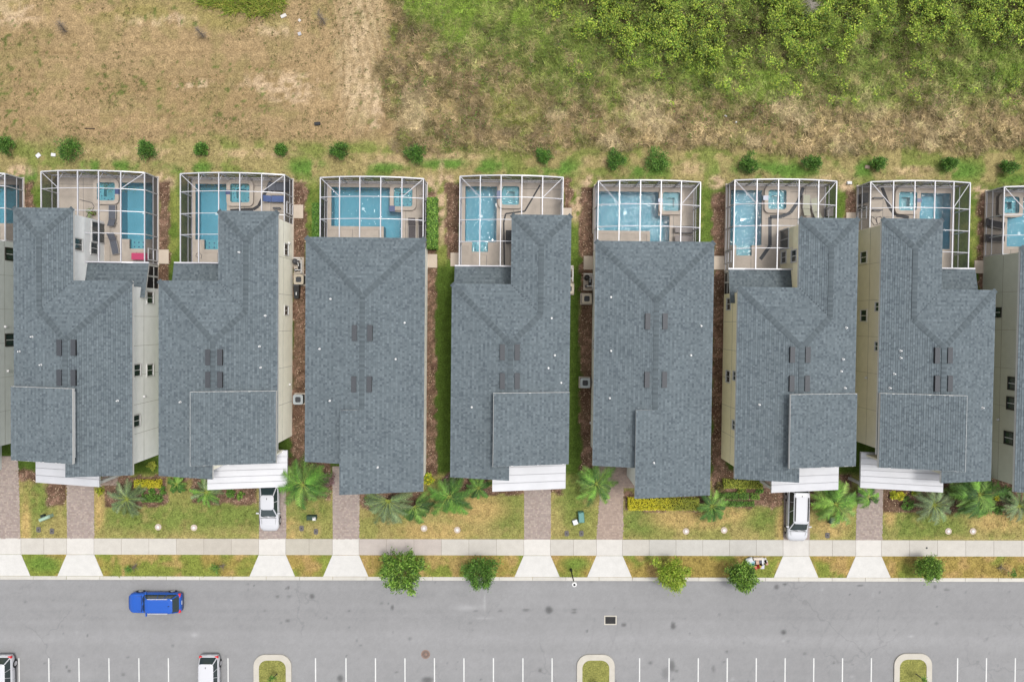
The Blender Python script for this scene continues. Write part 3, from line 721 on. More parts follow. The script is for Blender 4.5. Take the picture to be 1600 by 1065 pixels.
HOUSES = [
    dict(name='house', type='B', s=-1, eo=-206, ei=-20, yr=362, yf=716, yfR=764, xb=-78, br=636, wall=(170, 174, 170), darkwin=True, win=[(15, 397, 'i'), (15, 531, 'i')], fixt=[(8, 510, 'i', 'lamp'), (12, 579, 'i', 'lamp')],
         label='pale grey-green house cut off by the left edge, dark-framed windows in its side wall'),
    dict(name='house', type='A', s=-1, eo=22, ei=207, xw=115, yw=325, yr=438, yf=741, xb=120, br=607, bf=725, wall=(210, 211, 209), pf=753, lan=411,
         vents=[(93, 543), (115, 543), (93, 590), (115, 590)], pipes=[(49, 526), (29, 549), (63, 570), (183, 626)],
         win=[(234, 465, 'i'), (234, 578, 'i'), (214, 578, 'i'), (213, 657, 'i'), (122, 382, 'w'), (147, 388, 'w'), (147, 362, 'wD')], fixt=[(225, 619, 'i', 'lamp')],
         label='whitish-walled house beside the pink-table cage, its whole grey roof nearest the left edge'),
    dict(name='house', type='A', s=1, eo=434, ei=248, xw=341, yw=329, yr=439, yf=744, xb=303, br=612, bf=728, wall=(224, 221, 208), pf=760, pb=703, lan=411,
         vents=[(325, 558), (344, 558), (325, 593), (344, 593)], pipes=[(373, 394), (414, 493), (405, 541), (407, 574), (281, 628)],
         win=[(447, 390, 'o'), (447, 485, 'os')], fixt=[(451, 380, 'o', 'lamp'), (452, 600, 'o', 'lamp')],
         label='cream-walled house with a white porch roof reaching over the parked white sedan'),
    dict(name='house', type='B', s=1, eo=663, ei=477, yr=371, yf=722, yfR=770, xb=533, br=641, wall=(222, 220, 212),
         vents=[(554, 520), (578, 520), (553, 600), (577, 600)], pipes=[(516, 467), (632, 504), (499, 545), (618, 561), (515, 626), (590, 730)], win=[],
         label='house with a plain rectangular hip roof, left of the dark green side lawn'),
    dict(name='house', type='A', s=1, eo=890, ei=705, xw=797, yw=335, yr=444, yf=746, xb=772, br=614, bf=729, wall=(214, 212, 200), pf=763, lan=416,
         vents=[(785, 550), (808, 550), (785, 595), (808, 595)], pipes=[(862, 497), (867, 555), (857, 575), (737, 636), (877, 598)], win=[],
         label='house in the middle of the row, its white porch roof above an empty brick driveway'),
    dict(name='house', type='B', s=1, eo=1113, ei=928, yr=377, yf=728, yfR=776, xb=994, br=641, wall=(196, 196, 190),
         vents=[(1012, 502), (1039, 502), (1011, 593), (1038, 593)], pipes=[(955, 464), (1096, 509), (955, 548), (1080, 555), (953, 622), (1022, 723)], win=[(928, 538, 'is')], fixt=[(924, 660, 'i', 'lamp')],
         label='house with a plain rectangular hip roof ending above the long yellow-green hedge'),
    dict(name='house', type='A', s=1, eo=1337, ei=1151, xw=1245, yw=340, yr=449, yf=749, xb=1232, br=616, bf=732, wall=(212, 203, 172), pf=765, lan=421,
         vents=[(1238, 554), (1262, 554), (1237, 599), (1261, 599)], pipes=[(1323, 512), (1318, 561), (1315, 580), (1187, 632), (1321, 606)],
         win=[(1139, 475, 'i'), (1138, 588, 'i'), (1149, 587, 'is'), (1148, 664, 'is'), (1241, 400, 'w'), (1225, 402, 'w'), (1226, 374, 'wD')], fixt=[],
         label='yellow-cream walled house behind the parked white minivan'),
    dict(name='house', type='A', s=-1, eo=1373, ei=1553, xw=1468, yw=342, yr=452, yf=750, xb=1505, br=618, bf=737, wall=(182, 178, 162), pf=762, pb=706, lan=421,
         vents=[(1464, 555), (1484, 555), (1464, 599), (1484, 599)], pipes=[(1408, 548), (1408, 559), (1398, 584), (1391, 606), (1536, 637)],
         win=[(1350, 402, 'o'), (1350, 493, 'o'), (1373, 479, 'os'), (1373, 541, 'os')], fixt=[(1354, 590, 'o', 'lamp')],
         label='khaki-walled house with a white porch roof, second from the right edge'),
    dict(name='house', type='B', s=-1, eo=1590, ei=1776, yr=386, yf=737, yfR=772, xb=1720, br=648, wall=(160, 161, 148), darkwin=True,
         win=[(1558, 488, 'os'), (1583, 599, 'o'), (1581, 630, 'o'), (1577, 684, 'o')], fixt=[(1560, 655, 'o', 'lamp')],
         label='grey-green house cut off by the right edge, its side wall with dark-framed windows showing'),
]
HR = [house(h) for h in HOUSES]

# ------------------------------------------------------------------ pools and their screened cages
DZ = 0.08
def rrect(u0, u1, v0, v1, r, n=5):
    if u0 > u1: u0, u1 = u1, u0
    if v0 > v1: v0, v1 = v1, v0
    r = min(r, (u1 - u0) / 2.01, (v1 - v0) / 2.01)
    out = []
    for (cu, cv, a0) in ((u1 - r, v1 - r, 0), (u0 + r, v1 - r, 90), (u0 + r, v0 + r, 180), (u1 - r, v0 + r, 270)):
        for k in range(n + 1):
            a = math.radians(a0 + 90 * k / n); out.append((cu + r * math.cos(a), cv + r * math.sin(a)))
    return out
def pxbox(b, ref=None):
    xr, yr_ = ref or ((b[0] + b[2]) / 2, (b[1] + b[3]) / 2)
    u0, v1 = U(b[0], yr_)[0], U(xr, b[1])[1]; u1, v0 = U(b[2], yr_)[0], U(xr, b[3])[1]; return (min(u0, u1), max(u0, u1), min(v0, v1), max(v0, v1))
GRP_CAGE = 'screened pool cages behind the houses'
def cage(ci, hr, sp):
    s = hr['s']; zt = 2.65; DOME = [0, 0.55, 0.78, 0.78, 0.55, 0]
    uL = U(sp['l'], sp['y0'] + 40, zt)[0]; uR = U(sp['r'], sp['y0'] + 40, zt)[0]
    vT = U((sp['l'] + sp['r']) / 2, sp['y0'], zt + 0.75)[1]
    typeA = 'aw' in hr
    wall_v = hr['yr'] - hr['O'] if not typeA else hr['yw'] - hr['O']       # rear wall that the cage meets
    vB = hr['lanv'] if typeA else wall_v
    us_ = [uL + (uR - uL) * k / 5 for k in range(6)]
    vs_ = [vT] + [U(800, y, zt + 0.7)[1] for y in sp['pur']]
    vs_ = [v for v in vs_ if v > vB + 0.5] + [vB + 0.05]
    root = thing('pool_cage', sp['label'], 'pool cage', (uL + uR) / 2, (vT + vB) / 2, 0, GRP_CAGE)
    zi = [zt + d for d in DOME]
    wa = hr['A'](hr['aw_wall']) if typeA else None                           # inner wing wall
    def end_v(u):       # where a front-to-back beam ends
        if not typeA: return wall_v + 0.03
        return vB + 0.05 if (u - wa) * s < -0.2 else wall_v + 0.03
    def zat(u):
        k = (u - uL) / (uR - uL) * 5; i = max(0, min(4, int(k))); return zi[i] + (zi[i + 1] - zi[i]) * (k - i)
    bw = 0.082
    for i, u in enumerate(us_):
        q = MB(); q.beam((u, vT, zi[i]), (u, end_v(u), zi[i]), bw, 0.12); q.build('beam', M_white, root)
        q = MB(); q.box(u - 0.05, u + 0.05, vT - 0.05, vT + 0.05, DZ, zi[i] - 0.05); q.build('post', M_white, root)
    for j, v in enumerate(vs_):
        q = MB(); pts = [(u, v, zi[i]) for i, u in enumerate(us_)]
        lo_, hi_ = uL, uR
        if typeA and v < wall_v:
            if s > 0: hi_ = wa - 0.02
            else: lo_ = wa + 0.02
        cut = sorted([u for u in us_ if lo_ < u < hi_] + [lo_, hi_])
        for a, b in zip(cut[:-1], cut[1:]): q.beam((a, v, zat(a) + 0.005), (b, v, zat(b) + 0.005), 0.055 if 0 < j < len(vs_) - 1 else 0.1, 0.07)
        q.build('purlin', M_white, root)
    for (ua, ub, k) in ((us_[0], us_[1], 1), (us_[5], us_[4], 4)):           # corner braces in the roof
        q = MB(); q.beam((ua + (0.08 if k == 1 else -0.08), vT - 0.08, zt + 0.02), (ub, vs_[1] if len(vs_) > 1 else vT - 2, zi[k]), 0.05); q.build('corner_brace', M_white, root)
    for i in range(1, 5):                                                    # knee braces under each beam
        q = MB(); sgn = 1 if s > 0 else -1
        q.beam((us_[i], vT - 0.05, zi[i] - 0.75), (us_[i], vT - 0.75, zi[i] - 0.06), 0.05); q.build('knee_brace', M_white, root)
        q = MB(); q.beam((us_[i], vT - 0.06, zi[i] - 0.15), (us_[i] + 0.9 * sgn, vT, 1.95), 0.045); q.build('knee_brace', M_white, root)
    # rear wall rails, side walls
    q = MB(); q.box(uL, uR, vT - 0.035, vT + 0.035, DZ, DZ + 0.08); q.build('bottom_rail', M_white, root)
    q = MB(); q.box(uL, uR, vT - 0.03, vT + 0.03, 0.98, 1.05); q.build('chair_rail', M_white, root)
    for side, u in ((0, uL), (1, uR)):
        ve = end_v(u)
        q = MB(); q.box(u - 0.035, u + 0.035, ve, vT - 0.06, DZ, DZ + 0.08); q.build('bottom_rail', M_white, root)
        q = MB(); q.box(u - 0.03, u + 0.03, ve, vT - 0.06, 0.98, 1.05); q.build('chair_rail', M_white, root)
        for v in vs_[1:]:
            if v >= ve - 0.1:
                q = MB(); q.box(u - 0.045, u + 0.045, max(v, ve + 0.05) - 0.045, max(v, ve + 0.05) + 0.045, DZ, zt - 0.05); q.build('post', M_white, root)
                if v > ve + 1.0:
                    q = MB(); sg_ = 1 if side == 0 else -1
                    q.beam((u, v, zt - 0.7), (u + sg_ * 0.7, v, zat(u + sg_ * 0.7) - 0.05), 0.045); q.build('knee_brace', M_white, root)
        vv = [vT] + [v for v in vs_[1:] if v > ve + 0.2] + [ve]
        for a, b in zip(vv[:-1], vv[1:]):
            q = MB(); q.face([(u, b, DZ + 0.08), (u, a, DZ + 0.08), (u, a, zt), (u, b, zt)]); q.build('wall_screen', M_screenw, root)
    for i in range(5):
        q = MB(); q.face([(us_[i], vT, DZ + 0.08), (us_[i + 1], vT, DZ + 0.08), (us_[i + 1], vT, zi[i + 1]), (us_[i], vT, zi[i])]); q.build('wall_screen', M_screenw, root)
        for j in range(len(vs_) - 1):
            a, b = us_[i], us_[i + 1]; v0, v1 = vs_[j], vs_[j + 1]
            if typeA and v1 < wall_v - 0.05:
                if v0 <= wall_v + 0.3:
                    if s > 0: b = min(b, wa - 0.01)
                    else: a = max(a, wa + 0.01)
                elif (s > 0 and (a + b) / 2 > wa) or (s < 0 and (a + b) / 2 < wa): v1 = wall_v + 0.03
                else: pass
            if not typeA: v1 = max(v1, wall_v + 0.02)
            if b - a < 0.15 or v0 - v1 < 0.1: continue
            q = MB(); q.face([(a, v1, zat(a)), (b, v1, zat(b)), (b, v0, zat(b)), (a, v0, zat(a))]); q.build('roof_screen', M_screen, root)
    # screen door on the side given
    if sp.get('door'):
        side, py_ = sp['door']; u = uL if side == 'l' else uR; v = U(sp['l'] if side == 'l' else sp['r'], py_, 1.2)[1]
        q = MB(); o_ = -0.05 if side == 'l' else 0.05
        for vv in (v - 0.5, v + 0.5): q.box(u + o_ - 0.03, u + o_ + 0.03, vv - 0.05, vv + 0.05, DZ, 2.1)
        q.box(u + o_ - 0.03, u + o_ + 0.03, v - 0.45, v + 0.45, 2.0, 2.1); q.box(u + o_ - 0.03, u + o_ + 0.03, v - 0.45, v + 0.45, DZ, 0.35); q.box(u + o_ - 0.03, u + o_ + 0.03, v - 0.45, v + 0.45, 1.0, 1.08)
        q.build('screen_door', M_white, root)
    # paved deck, one slab field per cage, with holes for pool, spa and shelf
    ref = ((sp['l'] + sp['r']) / 2, 335)
    boxes = [pxbox(b, ref) for b in sp['pool']] + [pxbox(b, ref) for b in sp.get('shelf', [])] + [pxbox(sp['spa'], ref)]
    fu0, fu1, fv0, fv1 = uL - 0.12, uR + 0.12, vB - 0.0, vT + 0.15
    dk = MB(); gu = sorted(set([fu0, fu1] + [b[0] for b in boxes] + [b[1] for b in boxes] + list(np.arange(fu0 + 1.22, fu1, 1.22)))); gv = sorted(set([fv0, fv1] + [b[2] for b in boxes] + [b[3] for b in boxes] + list(np.arange(fv0 + 1.22, fv1, 1.22))))
    gu = [x for x in gu if fu0 <= x <= fu1]; gv = [x for x in gv if fv0 <= x <= fv1]
    r = random.Random(ci)
    tone = {}
    for a, b in zip(gu[:-1], gu[1:]):
        for c, d in zip(gv[:-1], gv[1:]):
            m_, n_ = (a + b) / 2, (c + d) / 2
            if any(x[0] < m_ < x[1] and x[2] < n_ < x[3] for x in boxes): continue
            key = (int((m_ - fu0) / 1.22), int((n_ - fv0) / 1.22)); t = tone.setdefault(key, r.uniform(0.93, 1.05)); cc = S(206, 194, 180, k=1.1); cc = (cc[0] * t, cc[1] * t, cc[2] * t)
            dk.box(a + 0.0, b - 0.0, c + 0.0, d - 0.0, -0.12, DZ, cc)
    dko = dk.build('pool_deck', M_deck, None, org=((fu0 + fu1) / 2, (fv0 + fv1) / 2, 0), kind='structure')
    jt = MB()
    for x in np.arange(fu0 + 2.44, fu1 - 0.3, 2.44):
        for c, d in zip(gv[:-1], gv[1:]):
            if not any(b_[0] - 0.3 < x < b_[1] + 0.3 and b_[2] - 0.3 < (c + d) / 2 < b_[3] + 0.3 for b_ in boxes): jt.box(x - 0.012, x + 0.012, c, d, DZ - 0.01, DZ + 0.003)
    for y in np.arange(fv0 + 2.44, fv1 - 0.3, 2.44):
        for a, b in zip(gu[:-1], gu[1:]):
            if not any(b_[0] - 0.3 < (a + b) / 2 < b_[1] + 0.3 and b_[2] - 0.3 < y < b_[3] + 0.3 for b_ in boxes): jt.box(a, b, y - 0.012, y + 0.012, DZ - 0.01, DZ + 0.003)
    if jt.v: jt.build('deck_joint', M_vent, dko)
    # pool: basin, water, coping, shelf, spa
    pool = thing('swimming_pool', sp['plabel'], 'swimming pool', (uL + uR) / 2, (vT + vB) / 2, 0, 'swimming pools inside the cages')
    WZ = DZ - 0.1
    wt = M_water2 if sp.get('sparkle') else M_water
    for k, b in enumerate(boxes[:-1]):
        POOLCUT.append((b[0] - 0.25, b[1] + 0.25, b[2] - 0.25, b[3] + 0.25))
    POOLCUT.append((boxes[-1][0] - 0.2, boxes[-1][1] + 0.2, boxes[-1][2] - 0.2, boxes[-1][3] + 0.2))
    npool = len(sp['pool']); allb = boxes[:-1]
    def basin(name, bs, depths, m):
        """union of boxes: floors plus walls only where no neighbour box continues"""
        q = MB()
        xs = sorted({x for b in bs for x in b[:2]}); ys = sorted({y for b in bs for y in b[2:]})
        cell = {}
        for i in range(len(xs) - 1):
            for j in range(len(ys) - 1):
                m_, n_ = (xs[i] + xs[i + 1]) / 2, (ys[j] + ys[j + 1]) / 2
                dd = [dp for b, dp in zip(bs, depths) if b[0] < m_ < b[1] and b[2] < n_ < b[3]]
                if dd: cell[(i, j)] = max(dd)
        for (i, j), dp in cell.items():
            a, b, c, d = xs[i], xs[i + 1], ys[j], ys[j + 1]; z = WZ - dp; t = 0.18; k_ = 0.28
            mi = 0 if dp > 0.5 else 1; q.mi = mi
            q.face([(a, c, z), (b, c, z), (b, d, z), (a, d, z)])
            for (di, dj, p0, p1) in ((-1, 0, (a, d), (a, c)), (1, 0, (b, c), (b, d)), (0, -1, (a, c), (b, c)), (0, 1, (b, d), (a, d))):
                nb = cell.get((i + di, j + dj)); q.mi = mi
                if nb is None: q.mi = 0; q.face([(*p0, z), (*p1, z), (*p1, DZ), (*p0, DZ)])
                elif nb < dp: q.face([(*p0, z), (*p1, z), (*p1, WZ - nb), (*p0, WZ - nb)])
        q.build(name, m, pool)
        w = MB()
        for (i, j) in cell: w.face([(xs[i], ys[j], WZ), (xs[i + 1], ys[j], WZ), (xs[i + 1], ys[j + 1], WZ), (xs[i], ys[j + 1], WZ)])
        return w, cell, xs, ys
    w, cell, xs, ys = basin('basin', allb, [1.25] * npool + [0.3] * (len(allb) - npool), [M_plaster, M_shelf])
    w.build('water', wt, pool)
    cp = MB(); cw = 0.3
    for (i, j) in cell:
        a, b, c, d = xs[i], xs[i + 1], ys[j], ys[j + 1]
        if (i - 1, j) not in cell: cp.box(a - cw, a, c - (cw if (i, j - 1) not in cell else 0), d + (cw if (i, j + 1) not in cell else 0), DZ + 0.002, DZ + 0.035)
        if (i + 1, j) not in cell: cp.box(b, b + cw, c - (cw if (i, j - 1) not in cell else 0), d + (cw if (i, j + 1) not in cell else 0), DZ + 0.002, DZ + 0.035)
        if (i, j - 1) not in cell and (i, j) in cell: cp.box(a, b, c - cw, c, DZ + 0.002, DZ + 0.036)
        if (i, j + 1) not in cell: cp.box(a, b, d, d + cw, DZ + 0.002, DZ + 0.036)
    cp.build('coping', M_cope, pool)
    # tile dots on shelf
    for b in boxes[npool:-1]:
        q = MB()
        for i in range(3):
            for j in range(2):
                uu = b[0] + (b[1] - b[0]) * (0.2 + 0.3 * i); vv = b[2] + (b[3] - b[2]) * (0.25 + 0.45 * j); q.box(uu - 0.06, uu + 0.06, vv - 0.06, vv + 0.06, WZ - 0.3, WZ - 0.29)
        q.build('marker_tiles', M_bluetile, pool)
    q = MB()                                                                  # lane drains
    mb_ = boxes[0]; mu_, mv_ = (mb_[0] + mb_[1]) / 2, (mb_[2] + mb_[3]) / 2
    q.disc(mu_, mv_, 0.14, WZ - 1.25, WZ - 1.22, 10); q.build('drain', M_lens, pool)
    # raised spa
    sb = boxes[-1]; rim = 0.34; ZS = 0.42
    spa = MB(); out = rrect(sb[0] - rim, sb[1] + rim, sb[2] - rim, sb[3] + rim, 0.45); inn = rrect(sb[0], sb[1], sb[2], sb[3], 0.2)
    spa.ring(out, inn, -0.1, ZS); so = spa.build('spa', M_cope, pool)
    bs = MB(); bs.mi = 0; bs.prism(inn, -0.6, -0.55); 
    mi_, ma_ = 0.42, ZS - 0.52
    seat_in = rrect(sb[0] + mi_, sb[1] - mi_, sb[2] + mi_, sb[3] - mi_, 0.1); bs.ring(inn, seat_in, -0.55, ma_ + 0.06)
    bs.build('spa_seat', M_shelf, so)
    iw = MB(); n = len(inn)
    for k in range(n):
        p, q_ = inn[k], inn[(k + 1) % n]; cx_, cy_ = (sb[0] + sb[1]) / 2, (sb[2] + sb[3]) / 2
        f_ = lambda p: (p[0] + (cx_ - p[0]) * 0.006, p[1] + (cy_ - p[1]) * 0.006)
        a, b = f_(p), f_(q_); iw.face([(*a, ma_ + 0.04), (*b, ma_ + 0.04), (*b, ZS - 0.03), (*a, ZS - 0.03)])
    iw.build('spa_lining', M_shelf, so)
    q = MB()
    for k in range(12):
        a = 2 * math.pi * k / 12; uu = (sb[0] + sb[1]) / 2 + math.cos(a) * (sb[1] - sb[0]) * 0.42; vv = (sb[2] + sb[3]) / 2 + math.sin(a) * (sb[3] - sb[2]) * 0.42
        q.box(uu - 0.05, uu + 0.05, vv - 0.05, vv + 0.05, ma_ + 0.05, ma_ + 0.075)
    q.build('marker_tiles', M_bluetile, so)
    q = MB(); q.face([(p[0], p[1], ZS - 0.08) for p in rrect(sb[0] + 0.01, sb[1] - 0.01, sb[2] + 0.01, sb[3] - 0.01, 0.2)]); q.build('spa_water', wt, so)
    if sp.get('spill'):
        a = pxbox(sp['spill'], ref); q = MB(); q.box(a[0], a[1], a[2], a[3], -0.1, ZS + 0.01); q.build('spillway', M_bluetile, so)
    # dark strips across the deck: crisp slot drains, and plain wider bands
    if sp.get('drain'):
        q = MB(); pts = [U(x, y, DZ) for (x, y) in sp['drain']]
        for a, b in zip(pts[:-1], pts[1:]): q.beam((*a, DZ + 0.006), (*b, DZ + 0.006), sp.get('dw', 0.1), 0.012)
        dr = q.build('deck_strip', M_vent if sp.get('dw', 0.1) > 0.3 else M_steel, dko)
    return dict(uL=uL, uR=uR, vT=vT, vB=vB)

CAGES = [
    (0, dict(l=-157, r=8, y0=268, pur=[297, 332], pool=[(-70, 288, 31, 348)], spa=(-110, 292, -84, 318), label='white-framed pool cage cut off by the left edge', plabel='blue pool half hidden by the left edge')),
    (1, dict(l=64.5, r=226, y0=266.5, pur=[301, 336, 371], door=('r', 398), pool=[(189, 285, 240, 373)], shelf=[(203, 373, 226, 388)], spa=(155, 286, 183, 314), spill=(183, 296, 189, 304),
             label='pool cage with a pink table in its front corner', plabel='blue pool beside two grey loungers and the pink table')),
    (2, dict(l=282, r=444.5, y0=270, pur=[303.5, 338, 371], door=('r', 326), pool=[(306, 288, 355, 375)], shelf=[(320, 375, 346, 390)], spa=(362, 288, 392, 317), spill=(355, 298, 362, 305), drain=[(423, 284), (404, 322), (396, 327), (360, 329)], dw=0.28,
             label='pool cage with a blue lounger near its right side', plabel='turquoise pool with a rounded spa in the cage with the blue lounger')),
    (3, dict(l=500.5, r=661.5, y0=276, pur=[309.5, 344], pool=[(518, 293, 609, 354), (600, 331, 628, 374)], spa=(616, 294, 645, 323), spill=(609, 322, 618, 331),
             label='wide low pool cage between two rows of green hedge', plabel='wide blue pool with the spa in its top right corner, between green hedges')),
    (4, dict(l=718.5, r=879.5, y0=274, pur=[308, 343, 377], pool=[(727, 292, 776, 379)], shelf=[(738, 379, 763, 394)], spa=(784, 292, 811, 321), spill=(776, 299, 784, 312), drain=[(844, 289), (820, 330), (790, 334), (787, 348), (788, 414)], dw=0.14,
             label='pool cage with a black angled drain line and a black grill on its deck', plabel='turquoise pool left of the black drain line')),
    (5, dict(l=934.5, r=1094, y0=281.5, pur=[316.5, 351], pool=[(931, 300, 1028, 361), (1016, 337, 1046, 380)], spa=(1034, 301, 1061, 330), spill=(1027, 311, 1034, 317), sparkle=True,
             label='wide low pool cage with two grey covered seats in its right corner', plabel='wide pool with a patch of sun glitter in its middle')),
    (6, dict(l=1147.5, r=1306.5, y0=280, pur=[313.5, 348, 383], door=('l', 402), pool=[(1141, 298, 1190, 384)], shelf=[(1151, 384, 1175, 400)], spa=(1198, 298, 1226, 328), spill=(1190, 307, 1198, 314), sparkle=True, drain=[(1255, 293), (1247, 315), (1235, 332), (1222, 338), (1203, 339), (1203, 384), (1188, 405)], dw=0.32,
             label='pool cage with two white loungers and strong sun glitter on its water', plabel='glittering pool in the cage with the two white loungers')),
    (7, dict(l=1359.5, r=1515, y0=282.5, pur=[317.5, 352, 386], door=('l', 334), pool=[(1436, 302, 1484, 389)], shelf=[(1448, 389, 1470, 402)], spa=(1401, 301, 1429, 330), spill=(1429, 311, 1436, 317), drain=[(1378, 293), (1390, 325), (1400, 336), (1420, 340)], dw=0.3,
             label='pool cage with dark stacked furniture in its left rear corner', plabel='blue pool to the right of its spa, second cage from the right edge')),
    (8, dict(l=1568, r=1733, y0=290.5, pur=[325.5, 358], pool=[(1573, 339, 1640, 386), (1596, 309, 1700, 340)], spa=(1562, 309, 1588, 335),
             label='pool cage cut off by the right edge', plabel='blue pool cut off by the right edge, spa in its near corner')),
]
CG = {}
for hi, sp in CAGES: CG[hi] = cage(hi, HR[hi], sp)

# ------------------------------------------------------------------ ground, road, kerb, pavement, drives
ground = sheet('ground', us, vs, gz2, ground_col, M_soil)
rx = np.array([-700, -300, -120, -70] + list(np.arange(-56, 56.01, 0.14)) + [70, 120, 300, 700])
ry = np.array([-60, -50, -40] + list(np.arange(-33.5, CURB_Y + 0.05, 0.14)) + [CURB_Y + 0.1])
M_asph = mat('asphalt', vcol=True, rough=0.92, spec=0.15, noise=0.035, nscale=1.2, fine=0.13, fscale=26, bump=0.2, bscale=60)
t_ = M_asph.node_tree; b_ = t_.nodes['Principled BSDF']; src_ = b_.inputs['Base Color'].links[0].from_socket
ge = t_.nodes.new('ShaderNodeNewGeometry'); nz = t_.nodes.new('ShaderNodeTexNoise'); nz.inputs['Scale'].default_value = 0.9; nz.inputs['Detail'].default_value = 5
t_.links.new(ge.outputs['Position'], nz.inputs['Vector'])
va = t_.nodes.new('ShaderNodeVectorMath'); va.operation = 'ADD'; vs_n = t_.nodes.new('ShaderNodeVectorMath'); vs_n.operation = 'SCALE'; vs_n.inputs['Scale'].default_value = 1.6
t_.links.new(nz.outputs['Color'], vs_n.inputs[0]); t_.links.new(ge.outputs['Position'], va.inputs[0]); t_.links.new(vs_n.outputs[0], va.inputs[1])
vo = t_.nodes.new('ShaderNodeTexVoronoi'); vo.feature = 'DISTANCE_TO_EDGE'; vo.inputs['Scale'].default_value = 0.16; t_.links.new(va.outputs[0], vo.inputs['Vector'])
m1 = t_.nodes.new('ShaderNodeMapRange'); m1.inputs['From Min'].default_value = 0.0; m1.inputs['From Max'].default_value = 0.014; m1.inputs['To Min'].default_value = 1.0; m1.inputs['To Max'].default_value = 0.0
t_.links.new(vo.outputs['Distance'], m1.inputs['Value'])
nm = t_.nodes.new('ShaderNodeTexNoise'); nm.inputs['Scale'].default_value = 0.12; t_.links.new(ge.outputs['Position'], nm.inputs['Vector'])
m2 = t_.nodes.new('ShaderNodeMapRange'); m2.inputs['From Min'].default_value = 0.5; m2.inputs['From Max'].default_value = 0.62; m2.inputs['To Max'].default_value = 0.15; t_.links.new(nm.outputs['Fac'], m2.inputs['Value'])
mm = t_.nodes.new('ShaderNodeMath'); mm.operation = 'MULTIPLY'; t_.links.new(m1.outputs[0], mm.inputs[0]); t_.links.new(m2.outputs[0], mm.inputs[1])
mi_ = t_.nodes.new('ShaderNodeMath'); mi_.operation = 'SUBTRACT'; mi_.inputs[0].default_value = 1.0; t_.links.new(mm.outputs[0], mi_.inputs[1])
sc_ = t_.nodes.new('ShaderNodeVectorMath'); sc_.operation = 'SCALE'; t_.links.new(src_, sc_.inputs[0]); t_.links.new(mi_.outputs[0], sc_.inputs['Scale']); t_.links.new(sc_.outputs[0], b_.inputs['Base Color'])
road = sheet('road', rx, ry, lambda x, y: np.full(len(x), ROADZ), road_col, M_asph)
def ipoly(pts, z=0.0): return [P(x, y, z) for x, y in pts]
DRV = [(-22, 33), (104.5, 147), (404.5, 446.5), (519.5, 561), (818.5, 860), (932, 972.5), (1223.5, 1264), (1337, 1377)]
def yl(x, y): return y + (x - 800) * 0.0022           # the street runs very slightly downhill in the photograph
# kerb in sections
kb = bpy.data.objects.new('kerb', None); COL.objects.link(kb); tag(kb, kind='structure'); ORG['kerb'] = (0, 0, 0)
xk = -260
kr = random.Random(3)
while xk < 1860:
    q = MB(); t = kr.uniform(0.95, 1.04); c = S(220, 216, 207); c = (c[0] * t, c[1] * t, c[2] * t)
    q.prism(ipoly([(xk + 0.25, yl(xk, 906.5)), (xk + 52 - 0.25, yl(xk + 52, 906.5)), (xk + 52 - 0.25, yl(xk + 52, 901)), (xk + 0.25, yl(xk, 901))]), ROADZ - 0.05, 0.02, c)
    q.build('kerb_section', M_conc, kb, house=False); xk += 52
sw = bpy.data.objects.new('sidewalk', None); COL.objects.link(sw); tag(sw, kind='structure'); ORG['sidewalk'] = (0, 0, 0)
edges = sorted([-260, 1860] + [e for d in DRV for e in d])
cuts = []
for a, b in zip(edges[:-1], edges[1:]):
    n = max(1, round((b - a) / (43 if (b - a) > 60 else 60))); cuts += [a + (b - a) * k / n for k in range(n)]
cuts.append(1860)
for a, b in zip(cuts[:-1], cuts[1:]):
    m_ = (a + b) / 2; ondrv = any(d[0] < m_ < d[1] for d in DRV)
    t = kr.uniform(0.97, 1.04); c = S(226, 222, 216) if ondrv else (S(213, 208, 199) if m_ < 1000 or m_ > 1250 else S(208, 205, 198))
    if 445 < m_ < 520: c = S(198, 192, 178)
    if 561 < m_ < 680: c = S(204, 194, 186)
    if 270 < m_ < 405: c = S(203, 196, 184)
    c = (c[0] * t, c[1] * t, c[2] * t)
    q = MB(); q.prism(ipoly([(a + 0.22, yl(a, 867)), (b - 0.22, yl(b, 867)), (b - 0.22, yl(b, 842)), (a + 0.22, yl(a, 842))]), -0.08, 0.03, c); q.build('slab', M_conc, sw, house=False)
base = MB(); base.prism(ipoly([(-260, yl(-260, 866.6)), (1860, yl(1860, 866.6)), (1860, yl(1860, 842.4)), (-260, yl(-260, 842.4))]), -0.1, 0.012, S(158, 150, 138)); base.build('slab_joint_bed', M_conc, sw, house=False)
for (a, b) in DRV:
    q = MB(); m_ = (a + b) / 2; c = S(228, 226, 222)
    ext = 14.5
    q.prism(ipoly([(a - ext, yl(m_, 900.6)), (b + ext, yl(m_, 900.6)), (b + 0.3, yl(m_, 867.5)), (a - 0.3, yl(m_, 867.5))]), -0.1, 0.026, c)
    o = q.build('driveway_apron', M_conc, None, house=False, kind='structure')
